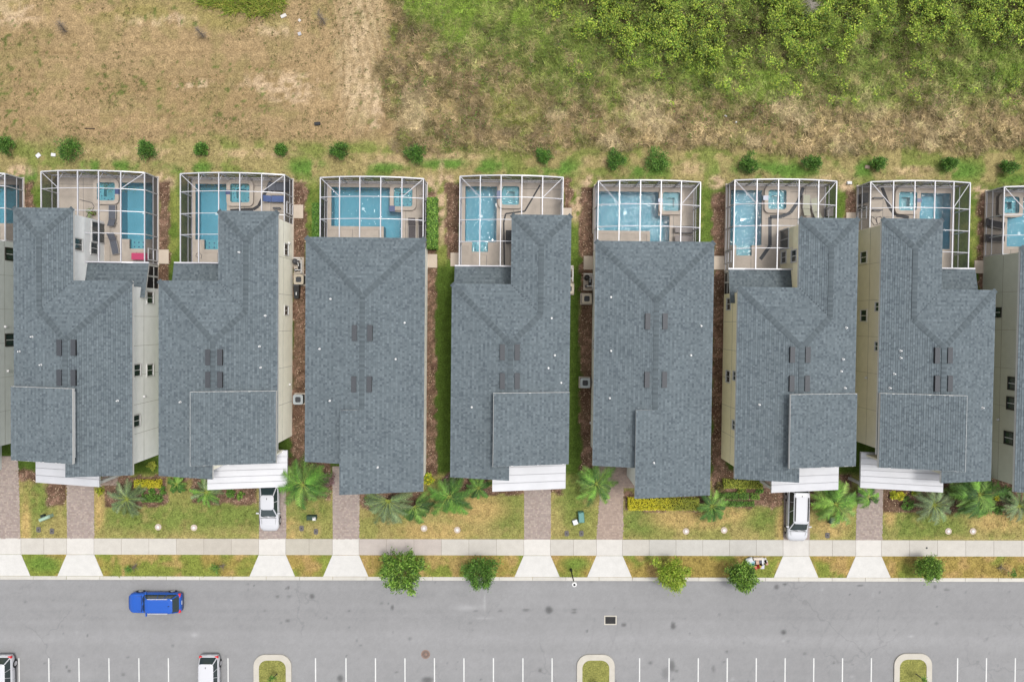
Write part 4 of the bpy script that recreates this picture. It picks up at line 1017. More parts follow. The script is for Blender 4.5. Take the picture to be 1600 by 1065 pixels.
# brick paver drives
def paver_area(name, poly, base_c, kind='structure'):
    b = MB(); b.prism(poly, -0.08, 0.012, S(164, 152, 144)); o = b.build(name, M_vc, None, org=(sum(p[0] for p in poly) / len(poly), sum(p[1] for p in poly) / len(poly), 0), house=False, kind='structure')
    x0, x1 = min(p[0] for p in poly), max(p[0] for p in poly); y0, y1 = min(p[1] for p in poly), max(p[1] for p in poly)
    def inside(x, y):
        c = False
        for k in range(len(poly)):
            (ax, ay), (bx, by) = poly[k], poly[(k + 1) % len(poly)]
            if (ay > y) != (by > y) and x < (bx - ax) * (y - ay) / (by - ay) + ax: c = not c
        return c
    q = MB(); r = random.Random(int(x0 * 10)); row = 0; y = y0
    while y < y1 - 0.05:
        h = 0.15; x = x0 - (row % 2) * 0.11
        while x < x1 - 0.04:
            w = r.choice((0.15, 0.22, 0.22))
            a, b_ = max(x, x0), min(x + w, x1)
            if b_ - a > 0.05 and inside((a + b_) / 2, y + h / 2):
                cc = r.choice(base_c); t = r.uniform(0.93, 1.07); cc = (cc[0] * t, cc[1] * t, cc[2] * t); z = 0.026 + r.random() * 0.006
                q.face([(a + .006, y + .006, z), (b_ - .006, y + .006, z), (b_ - .006, y + h - .006, z), (a + .006, y + h - .006, z)], cc)
            x += w
        y += h; row += 1
    q.build('paver', M_vc, o, kind='stuff')
PC = [S(182, 168, 160), S(188, 174, 164), S(174, 158, 150), S(194, 178, 168), S(178, 162, 156)]
PC2 = [S(188, 168, 154), S(194, 174, 160), S(180, 160, 148)]
def drv(name, pts, pc): paver_area(name, ipoly(pts), pc)
drv('driveway', [(-22, 841.5), (-22, 712), (28, 712), (32, 841.5)], PC)
drv('driveway', [(105, 841.5), (105, 750), (147, 750), (147, 841.5)], PC)
drv('driveway', [(405, 842), (405, 735), (447, 735), (447, 842)], PC)
drv('driveway', [(520, 842), (520, 728), (605, 728), (605, 768), (562, 768), (561, 842)], PC)
drv('driveway', [(819, 842.5), (819, 755), (861, 755), (860, 842.5)], PC)
drv('driveway', [(932, 842.5), (937, 780), (935, 728), (996, 728), (996, 762), (974, 762), (973, 842.5)], PC2)
drv('driveway', [(1224, 843), (1225, 745), (1266, 745), (1265, 843)], PC)
drv('driveway', [(1337, 843.5), (1341, 750), (1380, 750), (1378, 843.5)], PC)
drv('front_walk', [(157, 760), (160, 740), (184, 740), (184, 758), (160, 758)], PC2)
drv('front_walk', [(1192, 762), (1192, 745), (1226, 745), (1226, 762)], PC2)
# concrete pads beside the cage doors
for (x0, y0, x1, y1) in [(245, 390, 264, 412), (456, 320, 474, 341), (663, 397, 683, 418), (704, 395, 720, 416), (880, 325, 893, 336), (912, 400, 929, 421), (1115, 400, 1135, 421), (1322, 332, 1341, 345), (1522, 407, 1541, 427)]:
    q = MB(); b = pxbox((x0, y0, x1, y1)); q.box(b[0], b[1], b[2], b[3], -0.05, 0.07, S(222, 206, 188)); q.build('door_pad', M_conc, None, kind='structure')

# parking stripes and islands
for x in [-16, 31, 77.5, 124.5, 171.3, 218, 264, 357, 493.5, 541, 587, 633, 679, 725, 771, 817, 862.5, 999, 1045, 1090.5, 1135.7, 1181, 1226, 1270.7, 1315.5, 1360.5, 1495, 1540, 1585, 1631]:
    q = MB(); q.prism([P(x - 0.85, 1068, ROADZ), P(x + 0.95, 1068, ROADZ), P(x + 0.95, 1027.5, ROADZ), P(x - 0.85, 1027.5, ROADZ)], ROADZ + 0.003, ROADZ + 0.007)
    x0, y0 = P(x, 1120, ROADZ); x1, y1 = P(x, 1027.5, ROADZ)
    q = MB(); q.box(x0 - 0.05, x0 + 0.055, y0, y1, ROADZ + 0.003, ROADZ + 0.007); q.build('parking_line', M_lineA, None, house=False, kind='structure')
for (xc, yt) in ((425.5, 1022), (931, 1022), (1427, 1020.5)):
    def isl(hw, y, r, n=8):
        cx_, _ = P(xc, y, 0); x0 = P(xc - hw, y, 0)[0]; x1 = P(xc + hw, y, 0)[0]; yt_ = P(xc, y, 0)[1]; yb = yt_ - 5.2
        return rrect(x0, x1, yb, yt_, r, n)
    q = MB(); q.ring(isl(29.5, yt, 1.1), isl(21, yt + 9, 0.75), ROADZ - 0.02, 0.03, S(212, 206, 194)); q.build('island_kerb', M_conc, None, house=False, kind='structure')
    q = MB(); q.prism(isl(21, yt + 9, 0.75), ROADZ - 0.02, 0.0); o = q.build('island_turf', M_soil, None, house=False, kind='structure')
    me = o.data; a = me.color_attributes['col']; c = S(146, 146, 82)
    a.data.foreach_set('color', np.tile((*c, 1.0), len(me.loops)).astype(np.float32))

# ------------------------------------------------------------------ vegetation builders
def leaf_cloud(C, n_each, spread, size, cols, rng, up=0.5, aspect=0.5, jit=0.25, outward=None):
    """leaf-sized quads around centres C (N,3); returns verts, faces, colours"""
    C = np.repeat(np.asarray(C, float), n_each, axis=0); n = len(C)
    pos = C + rng.normal(size=(n, 3)) * np.asarray(spread)
    d = rng.normal(size=(n, 3))
    if outward is not None:
        o = pos - np.asarray(outward); o /= np.maximum(np.linalg.norm(o, axis=1, keepdims=True), 1e-6); d = d * 0.55 + o
    d[:, 2] *= 0.6; d /= np.linalg.norm(d, axis=1, keepdims=True)
    nr = rng.normal(size=(n, 3)); nr[:, 2] = np.abs(nr[:, 2]) + up * 2; s = np.cross(d, nr); s /= np.maximum(np.linalg.norm(s, axis=1, keepdims=True), 1e-6)
    L = size * rng.uniform(0.6, 1.3, size=(n, 1)); Wd = L * aspect * 0.5
    V = np.stack([pos - d * L * 0.5, pos + s * Wd, pos + d * L * 0.5, pos - s * Wd], 1).reshape(-1, 3)
    Fc = np.arange(4 * n).reshape(n, 4)
    cols = np.asarray(cols) * 1.3; cc = cols[rng.randint(0, len(cols), n)] * rng.uniform(1 - jit, 1 + jit, size=(n, 1))
    return V, Fc, cc
GREEN = [S(96, 136, 44), S(122, 160, 60), S(74, 110, 36), S(146, 178, 78), S(56, 86, 28)]
DGREEN = [S(70, 112, 36), S(92, 134, 48), S(52, 88, 28), S(112, 148, 62)]
YGREEN = [S(128, 156, 44), S(150, 172, 56), S(104, 134, 38), S(168, 182, 72)]
YELLOW = [S(206, 196, 40), S(222, 208, 52), S(176, 178, 40), S(150, 160, 44)]
OLIVE = [S(150, 158, 58), S(128, 140, 48), S(170, 172, 70), S(108, 124, 40)]
def shrub(x, y, r, h, cols, label, cat='shrub', group=None, name='shrub', seed=0, leaf=0.16, dens=1.0, squash=1.0, z0=0.0):
    rng = np.random.RandomState(seed + 100)
    root = thing(name, label, cat, x, y, z0, group, house=False)
    q = MB(); st_ = []
    for k in range(5):
        a = k * 1.26 + rng.rand(); q.tube([(x, y, z0), (x + math.cos(a) * r * 0.35, y + math.sin(a) * r * 0.35, z0 + h * 0.45), (x + math.cos(a) * r * 0.6, y + math.sin(a) * r * 0.6, z0 + h * 0.75)], [0.035, 0.02, 0.01], 5)
    q.build('stem', M_bark, root)
    nc = int(26 * dens); ph = rng.uniform(0, 6.28, nc); rr = r * np.sqrt(rng.uniform(0, 1, nc)) * 0.86; zz = z0 + h * (0.25 + 0.7 * rng.uniform(0, 1, nc) * np.sqrt(np.maximum(0, 1 - (rr / r) ** 2 * 0.8)))
    wob = 1 + 0.22 * np.sin(ph * 3 + seed) + 0.12 * np.sin(ph * 5 + 2 * seed)
    C = np.stack([x + np.cos(ph) * rr * wob, y + np.sin(ph) * rr * wob * squash, zz], 1)
    V, Fc, cc = leaf_cloud(C, 34, (r * 0.17, r * 0.17, h * 0.08), leaf, cols, rng, up=0.6, aspect=0.5, outward=(x, y, z0 + h * 0.3))
    # individual clumps differ in tone
    t = np.repeat(rng.uniform(0.75, 1.25, nc), 34)[:, None]
    o = fast('foliage', V - np.array((x, y, z0)), Fc, cc * t, M_leaf, root)
    return root
def street_tree(px, py, rpx, h, cols, label, seed, loose=0.0, leaf=0.24):
    rng = np.random.RandomState(seed); x, y = P(px, py, h * 0.7); r = rpx / 17.0 * 1.03
    root = thing('street_tree', label, 'tree', x, y, 0, 'young trees along the verge', house=False)
    q = MB(); q.tube([(x, y, 0), (x + 0.04, y, h * 0.3), (x, y + 0.03, h * 0.55), (x, y, h * 0.8)], [0.09, 0.07, 0.05, 0.02], 8)
    tips = []
    for k in range(13):
        a = k * 2.4 + rng.rand() * 0.5; b0 = h * (0.3 + 0.035 * k); rad = r * (0.75 + 0.3 * rng.rand()) * (1 - 0.04 * k)
        tip = (x + math.cos(a) * rad, y + math.sin(a) * rad, b0 + h * 0.22); mid_ = (x + math.cos(a) * rad * 0.5, y + math.sin(a) * rad * 0.5, b0 + h * 0.12)
        q.tube([(x, y, b0), mid_, tip], [0.035, 0.022, 0.008], 5); tips.append((mid_, tip))
    q.build('trunk', M_bark, root)
    C = []
    for m_, t_ in tips:
        m_, t_ = np.array(m_), np.array(t_)
        for k in range(7): C.append(m_ + (t_ - m_) * (0.15 + 0.9 * rng.rand() + loose * 0.25 * rng.rand()) + rng.normal(size=3) * 0.16 * r / 1.5)
    for k in range(36):
        a, rr = rng.rand() * 6.28, r * 0.72 * math.sqrt(rng.rand()); C.append(np.array((x + math.cos(a) * rr, y + math.sin(a) * rr, h * (0.55 + 0.38 * rng.rand() * (1 - rr / r * 0.6)))))
    C = np.array(C); ne = 42
    V, Fc, cc = leaf_cloud(C, ne, (0.17, 0.17, 0.14), leaf, cols, rng, up=0.45, aspect=0.26, outward=(x, y, h * 0.35), jit=0.3)
    t = np.repeat(rng.uniform(0.7, 1.25, len(C)), ne)[:, None]
    fast('crown', V - np.array((x, y, 0)), Fc, cc * t, M_leaf, root)
    return root
def palm(px, py, R, h, cols, label, seed, nf=16, droop=0.5, leafw=0.05, name='palm', leaflen=0.45, a0=0, a1=360, multi=0, zt=None):
    rng = np.random.RandomState(seed); x, y = P(px, py, h)
    root = thing(name, label, 'palm', x, y, 0, 'palms in the front gardens', house=False)
    q = MB(); heads = [(x, y, h)]
    if multi:
        heads = [(x + math.cos(k * 2.1 + seed) * 0.55 * multi * (k > 0), y + math.sin(k * 2.1 + seed) * 0.55 * multi * (k > 0), h * (1 - 0.12 * k)) for k in range(3)]
    for (hx, hy, hz) in heads:
        q.tube([(hx, hy, 0), (hx + 0.03, hy, hz * 0.5), (hx, hy, hz)], [0.14, 0.11, 0.08] if not multi else [0.07, 0.06, 0.05], 8)
    q.build('trunk', M_bark, root)
    Vs, Cs = [], []; stem = MB()
    nfr = int(nf * 1.35) // len(heads)
    for (hx, hy, hz) in heads:
        for k in range(nfr):
            a = math.radians(a0 + (a1 - a0) * (k + 0.6 * rng.rand()) / nfr) + 0.15 * rng.randn(); L = R * rng.uniform(0.75, 1.08); rise = rng.uniform(-0.15, 0.65) * L; dp = droop * rng.uniform(0.6, 1.4)
            pts = []
            for j in range(9):
                t = j / 8; pts.append(np.array((hx + math.cos(a) * L * t, hy + math.sin(a) * L * t, max(0.12, hz + rise * math.sin(t * 2.2) - dp * L * t * t))))
            stem.tube([tuple(p) for p in pts[::2]], [0.028, 0.022, 0.017, 0.011, 0.005], 4, S(176, 190, 96))
            base_c = np.array(cols[rng.randint(len(cols))]) * rng.uniform(0.6, 1.3)
            nl = 36; dirv = np.array((math.cos(a), math.sin(a), 0)); side = np.array((-math.sin(a), math.cos(a), 0))
            for j in range(nl):
                t = 0.12 + 0.88 * j / (nl - 1); i = min(7, int(t * 8)); f_ = t * 8 - i; p = pts[i] * (1 - f_) + pts[i + 1] * f_
                ll = leaflen * 0.85 * L / 2 * (math.sin(math.pi * min(1, t * 0.85 + 0.12)) ** 0.6 + 0.15) * rng.uniform(0.8, 1.15)
                for sgn in (-1, 1):
                    tip = p + side * sgn * ll * 0.8 + dirv * ll * 0.65 + np.array((0, 0, -0.12 * ll + 0.1 * rng.randn() * ll))
                    wv = dirv * leafw * rng.uniform(0.45, 0.9)
                    Vs += [p - wv * 0.5, p + wv * 0.5, tip]; Cs.append(base_c * rng.uniform(0.5, 1.5))
    V = np.array(Vs) - np.array((x, y, 0)); Fc = np.arange(len(V)).reshape(-1, 3)
    fast('frond', V, Fc, np.array(Cs), M_leaf, root)
    stem.build('frond_stem', M_vc, root, house=False)
    return root
def hedge(x0, y0, x1, y1, h, cols, label, seed, name='hedge', cat='hedge', cols2=None, group=None, leaf=0.085):
    """clipped hedge between pixel corners, its top at height h"""
    a, b = P(x0, y1, h), P(x1, y0, h); X0, Y0, X1, Y1 = a[0], a[1], b[0], b[1]
    rng = np.random.RandomState(seed); cx_, cy_ = (X0 + X1) / 2, (Y0 + Y1) / 2
    root = thing(name, label, cat, cx_, cy_, 0, group, house=False)
    q = MB(); q.prism(rrect(X0 + 0.1, X1 - 0.1, Y0 + 0.1, Y1 - 0.1, 0.2, 3), 0.0, h - 0.08, S(60, 64, 30)); q.build('inner_twigs', M_vc, root, house=False)
    area = (X1 - X0) * (Y1 - Y0); n = int(area * 420 + (X1 - X0 + Y1 - Y0) * 2 * h * 160)
    p = np.stack([rng.uniform(X0, X1, n), rng.uniform(Y0, Y1, n), np.full(n, h)], 1)
    p[:, 2] += (fbm(p[:, 0] * 10, p[:, 1] * 10, 4, seed % 7) - 0.5) * 0.16
    ns = n // 3; k = rng.randint(0, 4, ns); p[:ns, 2] = rng.uniform(0.05, h, ns)
    p[:ns, 0] = np.where(k == 0, X0, np.where(k == 1, X1, p[:ns, 0])); p[:ns, 1] = np.where(k == 2, Y0, np.where(k == 3, Y1, p[:ns, 1]))
    V, Fc, cc = leaf_cloud(p, 1, (0.03, 0.03, 0.03), leaf, cols, rng, up=1.0, aspect=0.7)
    if cols2:
        w = sstep(0.25, 0.8, (p[:, 0] - X0) / (X1 - X0) + (fbm(p[:, 0] * 10, p[:, 1] * 10, 6, 2) - 0.5) * 0.5)
        c2 = np.asarray(cols2)[rng.randint(0, len(cols2), len(cc))]; cc = mixc(cc, c2, w)
    fast('foliage', V - np.array((cx_, cy_, 0)), Fc, cc, M_leaf, root)
    return root

# back row of round shrubs
ROW = [(4, 226, 14, 'half a round shrub at the left edge, first of the row behind the pool cages'), (106, 234, 18, 'large round green shrub right of two small white boards'), (229, 234, 14, 'round shrub with a white tag behind the pink-table cage'),
       (313, 231, 10, 'small round shrub behind the cage with the blue lounger'), (437, 232, 9, 'tiny shrub left of the bright green grass patch'), (530, 235, 13, 'round shrub above the rear corner of the hedge-flanked cage'), (649, 240, 14, 'round shrub with white tags just below the start of the brown scrub'),
       (850, 243, 11, 'small shrub behind the cage with the black drain line'), (962, 249, 14, 'round shrub left of the biggest shrub behind the glittering wide pool'), (1027, 250, 17, 'large dark round shrub behind the wide cage with grey seats'), (1170, 256, 14, 'round bright shrub behind the cage with white loungers'),
       (1270, 254, 14, 'tilted shrub with a pale stone at its left foot, between two brighter grass patches'), (1373, 254, 13, 'dark shrub with a pale stone at its left side'), (1483, 255, 12, 'leaning dark shrub behind the second cage from the right'), (1577, 261, 12, 'spreading dark shrub nearest the right edge in the row')]
for k, (x, y, r, lb) in enumerate(ROW):
    X, Y = P(x, y, 0.8); sq = 0.72 if x > 1250 else 1.0
    shrub(X, Y, r / 17.0 * 1.02, 1.5 if r > 11 else 1.0, DGREEN + [S(56, 96, 26)] * (1 + k % 3), lb, group='round shrubs in a row behind the pools', name='round_shrub', seed=k, dens=2.2, leaf=0.13, squash=sq)

street_tree(626, 893, 34, 4.2, GREEN, 'largest loose-crowned street tree hanging over the sidewalk and kerb', 3, loose=1.0, leaf=0.3)
street_tree(750, 897, 27, 3.6, DGREEN, 'compact dark green round street tree right of the largest loose one', 4, leaf=0.22)
street_tree(1050, 899, 26, 3.5, YGREEN, 'yellow-green street tree left of the rubbish pile tree', 5, leaf=0.24)
street_tree(1161, 901, 24, 3.4, GREEN, 'street tree touching the pile of discarded boxes', 6, leaf=0.24)
street_tree(1454, 888, 21, 2.9, GREEN, 'smallest street tree, alone on the right-hand verge', 7, leaf=0.2)
# dying saplings on the verge
def sapling(px, py, gx, gy, label, seed):
    rng = np.random.RandomState(seed); x, y = P(px, py, 0); root = thing('sapling', label, 'sapling', x, y, 0, 'dying saplings on the verge', house=False)
    X2, Y2 = P(gx, gy, 1.0); q = MB(); q.tube([(x, y, 0), ((x + X2) / 2, (y + Y2) / 2, 0.55), (X2, Y2, 1.0)], [0.03, 0.022, 0.01], 5)
    for k in range(34):
        a, r = rng.rand() * 6.28, rng.uniform(0.15, 0.55); q.tube([(x, y, 0.06), (x + math.cos(a) * r * 0.5, y + math.sin(a) * r * 0.5, 0.25), (x + math.cos(a) * r, y + math.sin(a) * r, rng.uniform(0.1, 0.4))], [0.014, 0.01, 0.004], 4)
    q.build('twigs', M_twig, root)
    V, Fc, cc = leaf_cloud([(X2 + rng.normal() * 0.15, Y2 + rng.normal() * 0.15, 0.95) for _ in range(9)], 18, (0.12, 0.12, 0.1), 0.17, DGREEN, rng, aspect=0.35)
    fast('leaves', V - np.array((x, y, 0)), Fc, cc, M_leaf, root)
sapling(212, 884, 199, 891, 'dying sapling with a brown twig tuft above the blue car', 1)
sapling(349, 883, 335, 889, 'dying sapling with a brown twig tuft left of the sedan driveway apron', 2)
sapling(1562, 885, 1585, 896, 'dying sapling leaning right at the right-hand end of the verge', 3)

for k, (px, py, gx, gy, lb) in enumerate([(433, 1052, 424, 1060, 'thin staked sapling on the left-hand grass island'), (930, 1064, 933, 1072, 'small sapling on the middle grass island'), (1431, 1052, 1444, 1062, 'thin leaning sapling on the right-hand grass island')]):
    x, y = P(px, py, 0); X2, Y2 = P(gx, gy, 1.6); root = thing('island_sapling', lb, 'sapling', x, y, 0, 'saplings on the parking islands', house=False); rng = np.random.RandomState(k + 50)
    q = MB(); q.tube([(x, y, 0), ((x + X2) / 2, (y + Y2) / 2, 0.85), (X2, Y2, 1.6)], [0.05, 0.04, 0.015], 6); q.build('trunk', M_dark, root)
    V, Fc, cc = leaf_cloud([(X2 + rng.normal() * 0.12, Y2 + rng.normal() * 0.12, 1.45 + rng.rand() * 0.3) for _ in range(10)], 14, (0.1, 0.1, 0.08), 0.16, DGREEN, rng, aspect=0.4)
    fast('leaves', V - np.array((x, y, 0)), Fc, cc, M_leaf, root)
# palms and leafy clumps in front gardens
GREY = [S(126, 148, 104), S(146, 164, 118), S(104, 128, 84), S(118, 144, 92)]
FERN = [S(92, 142, 46), S(112, 158, 58), S(66, 112, 34), S(134, 172, 76)]
palm(199, 779, 1.75, 1.3, GREY, 'grey-green star-shaped palm beside the yellow hedge', 1, nf=20, droop=0.35, leafw=0.05, leaflen=0.5)
palm(323, 768, 1.45, 1.1, GREY + FERN[:2], 'grey-green palm under the porch roof edge left of the white sedan', 2, nf=16, droop=0.35, leaflen=0.5)
palm(607, 781, 2.3, 2.2, GREY, 'wide drooping grey-green palm with pale old fronds under the garage roof corner', 3, nf=26, droop=0.5, a0=150, a1=390, leaflen=0.4)
palm(1459, 788, 1.9, 1.5, GREY, 'grey-green star-shaped palm right of the white porch roof', 4, nf=24, droop=0.4, leaflen=0.5)
palm(1592, 790, 1.6, 1.4, GREY, 'grey-green palm cut by the right edge', 5, nf=18, droop=0.4, leaflen=0.5)
palm(474, 757, 2.25, 3.2, FERN, 'tall feathery green palm whose fronds reach over the white sedan', 6, nf=24, droop=0.55, leafw=0.07, leaflen=0.62, multi=0.6)
palm(648, 790, 1.6, 1.5, DGREEN, 'dark green feathery palm just above the left white drain cover', 7, nf=15, droop=0.5, leafw=0.07, leaflen=0.65, a0=200, a1=400)
palm(703, 775, 2.0, 2.6, FERN, 'feathery green palm with long pale stems before the purple bush', 8, nf=18, droop=0.5, leafw=0.07, leaflen=0.6, multi=0.6)
palm(932, 755, 1.9, 2.6, FERN, 'feathery palm overhanging the top of the brick drive near the low roof', 9, nf=21, droop=0.5, leafw=0.06, leaflen=0.55, multi=0.7)
palm(1306, 787, 2.0, 2.4, [S(120, 160, 60), S(100, 150, 46), S(146, 176, 84)], 'bright leafy palm clump right of the white minivan', 10, nf=24, droop=0.5, leafw=0.08, leaflen=0.6, multi=0.6)
palm(1357, 775, 1.2, 2.2, FERN, 'small drooping palm below the corner of the khaki house porch roof', 11, nf=9, droop=0.7, leafw=0.07, leaflen=0.7)
palm(1112, 790, 1.5, 1.1, FERN, 'low green fern palm at the right-hand end of the long yellow-green hedge', 12, nf=14, droop=0.4, leafw=0.07, leaflen=0.6)
palm(1530, 772, 2.2, 2.6, FERN + DGREEN, 'big rounded feathery palm below the right-hand house gap', 13, nf=36, droop=0.5, leafw=0.08, leaflen=0.7, multi=0.8)
palm(748, 762, 1.2, 1.4, DGREEN, 'short dark palm under the roof edge left of the middle porch roof', 14, nf=12, droop=0.4, leafw=0.07, leaflen=0.6)
palm(276, 756, 0.9, 0.7, FERN, 'tiny bright fern clump in the gap right of the yellow hedge', 15, nf=14, droop=0.4, leafw=0.06, leaflen=0.6)

hedge(209, 750.5, 248, 762, 0.75, YELLOW, 'short bright yellow clipped hedge', 1, cols2=YELLOW[:2])
hedge(221, 773, 251, 784, 0.5, DGREEN, 'low dark green clipped hedge below the bright yellow one', 2)
hedge(983, 779, 1092, 797, 0.9, YELLOW[:3] + YELLOW[:1], 'long yellow-green hedge under the forward garage roof', 3, cols2=OLIVE[:3] + YELLOW[3:])
hedge(1132, 749.5, 1192, 763, 0.8, OLIVE, 'olive clipped hedge left of the yellow-cream house porch roof', 4)
hedge(1124, 770, 1153, 780, 0.45, DGREEN, 'low dark green hedge, left one of the three in a line', 5)
hedge(1156, 770, 1170, 780, 0.45, DGREEN, 'short green hedge block in the middle of the three in a line', 6)
hedge(1174, 771, 1187, 780, 0.45, GREEN, 'short green hedge block nearest the minivan', 7)
hedge(1132, 783, 1178, 791, 0.4, DGREEN, 'ragged dark ground hedge, lowest row before the yellow-cream house', 8)
hedge(667.5, 309, 682, 387, 1.5, GREEN + DGREEN, 'tall green hedge row along the right side of the hedge-flanked cage', 9, leaf=0.13)
hedge(488, 318, 500, 369, 1.2, DGREEN, 'dark green hedge row along the left side of the hedge-flanked cage', 10, leaf=0.13)
def bush(px, py, rpx, h, cols, label, seed, name='bush', leaf=0.12):
    X, Y = P(px, py, h * 0.6); shrub(X, Y, rpx / 17.0, h, cols, label, 'bush', None, name, seed, leaf, 0.8)
PURP = [S(128, 94, 100), S(150, 116, 120), S(104, 74, 80), S(118, 100, 84)]
bush(156, 767.5, 6, 0.6, YELLOW[2:] + OLIVE, 'small yellow-green ball bush beside the white porch roof corner', 31)
bush(218, 768, 6, 0.45, DGREEN, 'small dark bush under the left end of the yellow hedge', 32)
bush(237, 767, 5, 0.45, DGREEN, 'small dark bush under the middle of the yellow hedge', 33)
bush(253, 766, 6, 0.45, DGREEN, 'small dark bush at the right-hand end of the yellow hedge', 34)
bush(668, 749, 9, 1.0, YGREEN + YELLOW[:2], 'yellow-green bush beside the garage roof corner at the brown side strip', 35, leaf=0.15)
bush(703, 753, 11, 1.0, PURP, 'purple-leaved bush below the corner of the middle house roof', 36, leaf=0.15)
bush(512, 747, 11, 0.9, PURP, 'pinkish-purple bush left of the brick walk, behind the tall palm', 37, leaf=0.15)
bush(1335, 779, 9, 0.9, PURP, 'pale purple bush between the leafy clump and the brick drive', 38, leaf=0.15)
bush(1289, 772, 6, 0.9, [S(206, 160, 110), S(190, 170, 90), S(214, 178, 128)], 'small orange-tipped bush right of the minivan roof', 39)
bush(1125, 761, 7, 0.6, [S(92, 84, 44), S(110, 100, 50), S(76, 70, 38)], 'dark brownish bush left of the olive hedge', 40)
bush(1159, 765, 7, 0.5, OLIVE[1:] + DGREEN, 'dark bush under the middle of the olive hedge', 41)
bush(1187, 764, 6, 0.5, DGREEN, 'dark bush under the right-hand end of the olive hedge', 42)
bush(1396, 774, 7, 0.5, YELLOW[2:], 'yellow-green bush, left of a pair below the khaki house porch', 43)
bush(1409, 774, 7, 0.5, YELLOW[1:], 'yellow bush, right of a pair below the khaki house porch', 44)
bush(1432, 768, 9, 0.6, YGREEN + YELLOW[:1], 'lime bush tucked under the right-hand end of the white porch roof', 45)
bush(1420, 787, 10, 0.7, DGREEN, 'dark green bush left of the star-shaped palm', 46)
bush(1558, 779, 5, 0.7, YELLOW[:2], 'small bright yellow bush beside the dark corner planting on the right', 47)
bush(1574, 772, 10, 0.9, DGREEN, 'dark bush under the eave at the right edge', 48, leaf=0.15)
bush(1535, 797, 9, 0.6, FERN, 'bright green bush below the big rounded palm', 49)
bush(1562, 796, 8, 0.6, DGREEN, 'dark green bush right of the bright one below the big palm', 50)
bush(580, 781, 10, 0.6, FERN + OLIVE, 'low green bush under the garage roof edge left of the drooping palm', 51)
bush(360, 771, 7, 0.5, DGREEN, 'dark green bush, left of two under the porch roof by the white sedan', 52)
bush(376, 773, 6, 0.5, GREEN, 'green bush, right of two under the porch roof by the white sedan', 53)
bush(925, 742, 10, 1.0, DGREEN, 'dark bush at the foot of the brown strip beside the brick drive', 54, leaf=0.16)
bush(237, 727, 7, 0.6, OLIVE, 'olive bush below the corner of the first white side wall', 55)
bush(805, 757, 6, 0.4, OLIVE, 'low bush just in front of the middle white porch roof', 56) if False else None

# scrub, thicket and grass cover: nobody could count these
def scatter(n, x0, x1, y0, y1, seed):
    rng = np.random.RandomState(seed); px, py = rng.uniform(x0, x1, n), rng.uniform(y0, y1, n)
    a = [P(0, 0), P(1600, 1065)]
    dx, dy = (px - CX) / F, -(py - CY) / F
    yy, zz = dy * ct + st, dy * st - ct; t = H / -zz
    return px, py, dx * t, yy * t, rng
def blades(name, px, py, x, y, rng, L, w, colf, lean=0.8, m=M_vc, zoff=0.0):
    n = len(px); a = rng.uniform(0, 6.283, n); Ln = L * rng.uniform(0.5, 1.4, n); z = gz(x, y) + zoff
    d = np.stack([np.cos(a) * lean, np.sin(a) * lean, np.sqrt(max(0.05, 1 - lean ** 2)) * np.ones(n) * rng.uniform(0.3, 1.2, n)], 1) * Ln[:, None]
    s = np.stack([-np.sin(a), np.cos(a), np.zeros(n)], 1) * w * rng.uniform(0.6, 1.3, n)[:, None]
    b = np.stack([x, y, z], 1)
    V = np.stack([b - s, b + s, b + d], 1).reshape(-1, 3); Fc = np.arange(3 * n).reshape(n, 3)
    return fast(name, V, Fc, colf, m, kind='stuff')
# dry weeds and brush on the right
px, py, x, y, rng = scatter(230000, 590, 1720, -60, 250, 61)
k = rng.rand(len(px)) < scrub_w(px, py); px, py, x, y = px[k], py[k], x[k], y[k]
dens = fbm(px, py, 30, 62); k = rng.rand(len(px)) < 0.35 + sstep(0.4, 0.6, dens) * 0.65; px, py, x, y = px[k], py[k], x[k], y[k]
c = ground_col(px, py) * rng.uniform(0.5, 1.7, (len(px), 1)); tw = (rng.rand(len(px)) < 0.13)[:, None]; c = np.where(tw, np.array(S(176, 160, 132)) * rng.uniform(0.8, 1.15, (len(px), 1)), c)
o = blades('dry_weeds', px, py, x, y, rng, 0.45, 0.022, c, 0.82); tag(o, 'tangle of dry brown weeds and stalks over the rough ground on the upper right', 'weeds')
# brush clumps: each clump keeps one tone, so the cover reads as separate dry bushes
def clumps(name, n, box, wf, pal, L, w, per, rad, seed, label, h0=0.1):
    px, py, x, y, rng = scatter(n, *box, seed); k = rng.rand(len(px)) < wf(px, py, rng); px, py, x, y = px[k], py[k], x[k], y[k]
    nn = len(px); ci = pal(px, py, rng, nn); sz = rng.uniform(0.5, 1.3, nn)
    X = np.repeat(x, per) + rng.normal(size=nn * per) * rad * np.repeat(sz, per); Y = np.repeat(y, per) + rng.normal(size=nn * per) * rad * np.repeat(sz, per)
    a = rng.uniform(0, 6.283, nn * per); Ln = L * rng.uniform(0.4, 1.3, nn * per) * np.repeat(sz, per); el = rng.uniform(0.1, 1.0, nn * per)
    d = np.stack([np.cos(a), np.sin(a), el], 1) * Ln[:, None] * 0.8; sd2 = np.stack([-np.sin(a), np.cos(a), 0 * a], 1) * w * rng.uniform(0.6, 1.4, nn * per)[:, None]
    b = np.stack([X, Y, gz(X, Y) + h0 * rng.rand(nn * per)], 1)
    V = np.stack([b - sd2, b + sd2, b + d], 1).reshape(-1, 3)
    C = np.repeat(ci, per, axis=0) * rng.uniform(0.7, 1.35, (nn * per, 1))
    o = fast(name, V, np.arange(3 * nn * per).reshape(-1, 3), C, M_vc, kind='stuff'); return tag(o, label, 'weeds')
BR = np.array([S(150, 132, 104), S(172, 152, 120), S(118, 100, 78), S(92, 80, 58), S(134, 118, 84), S(196, 174, 136), S(142, 122, 108)]) * 1.15
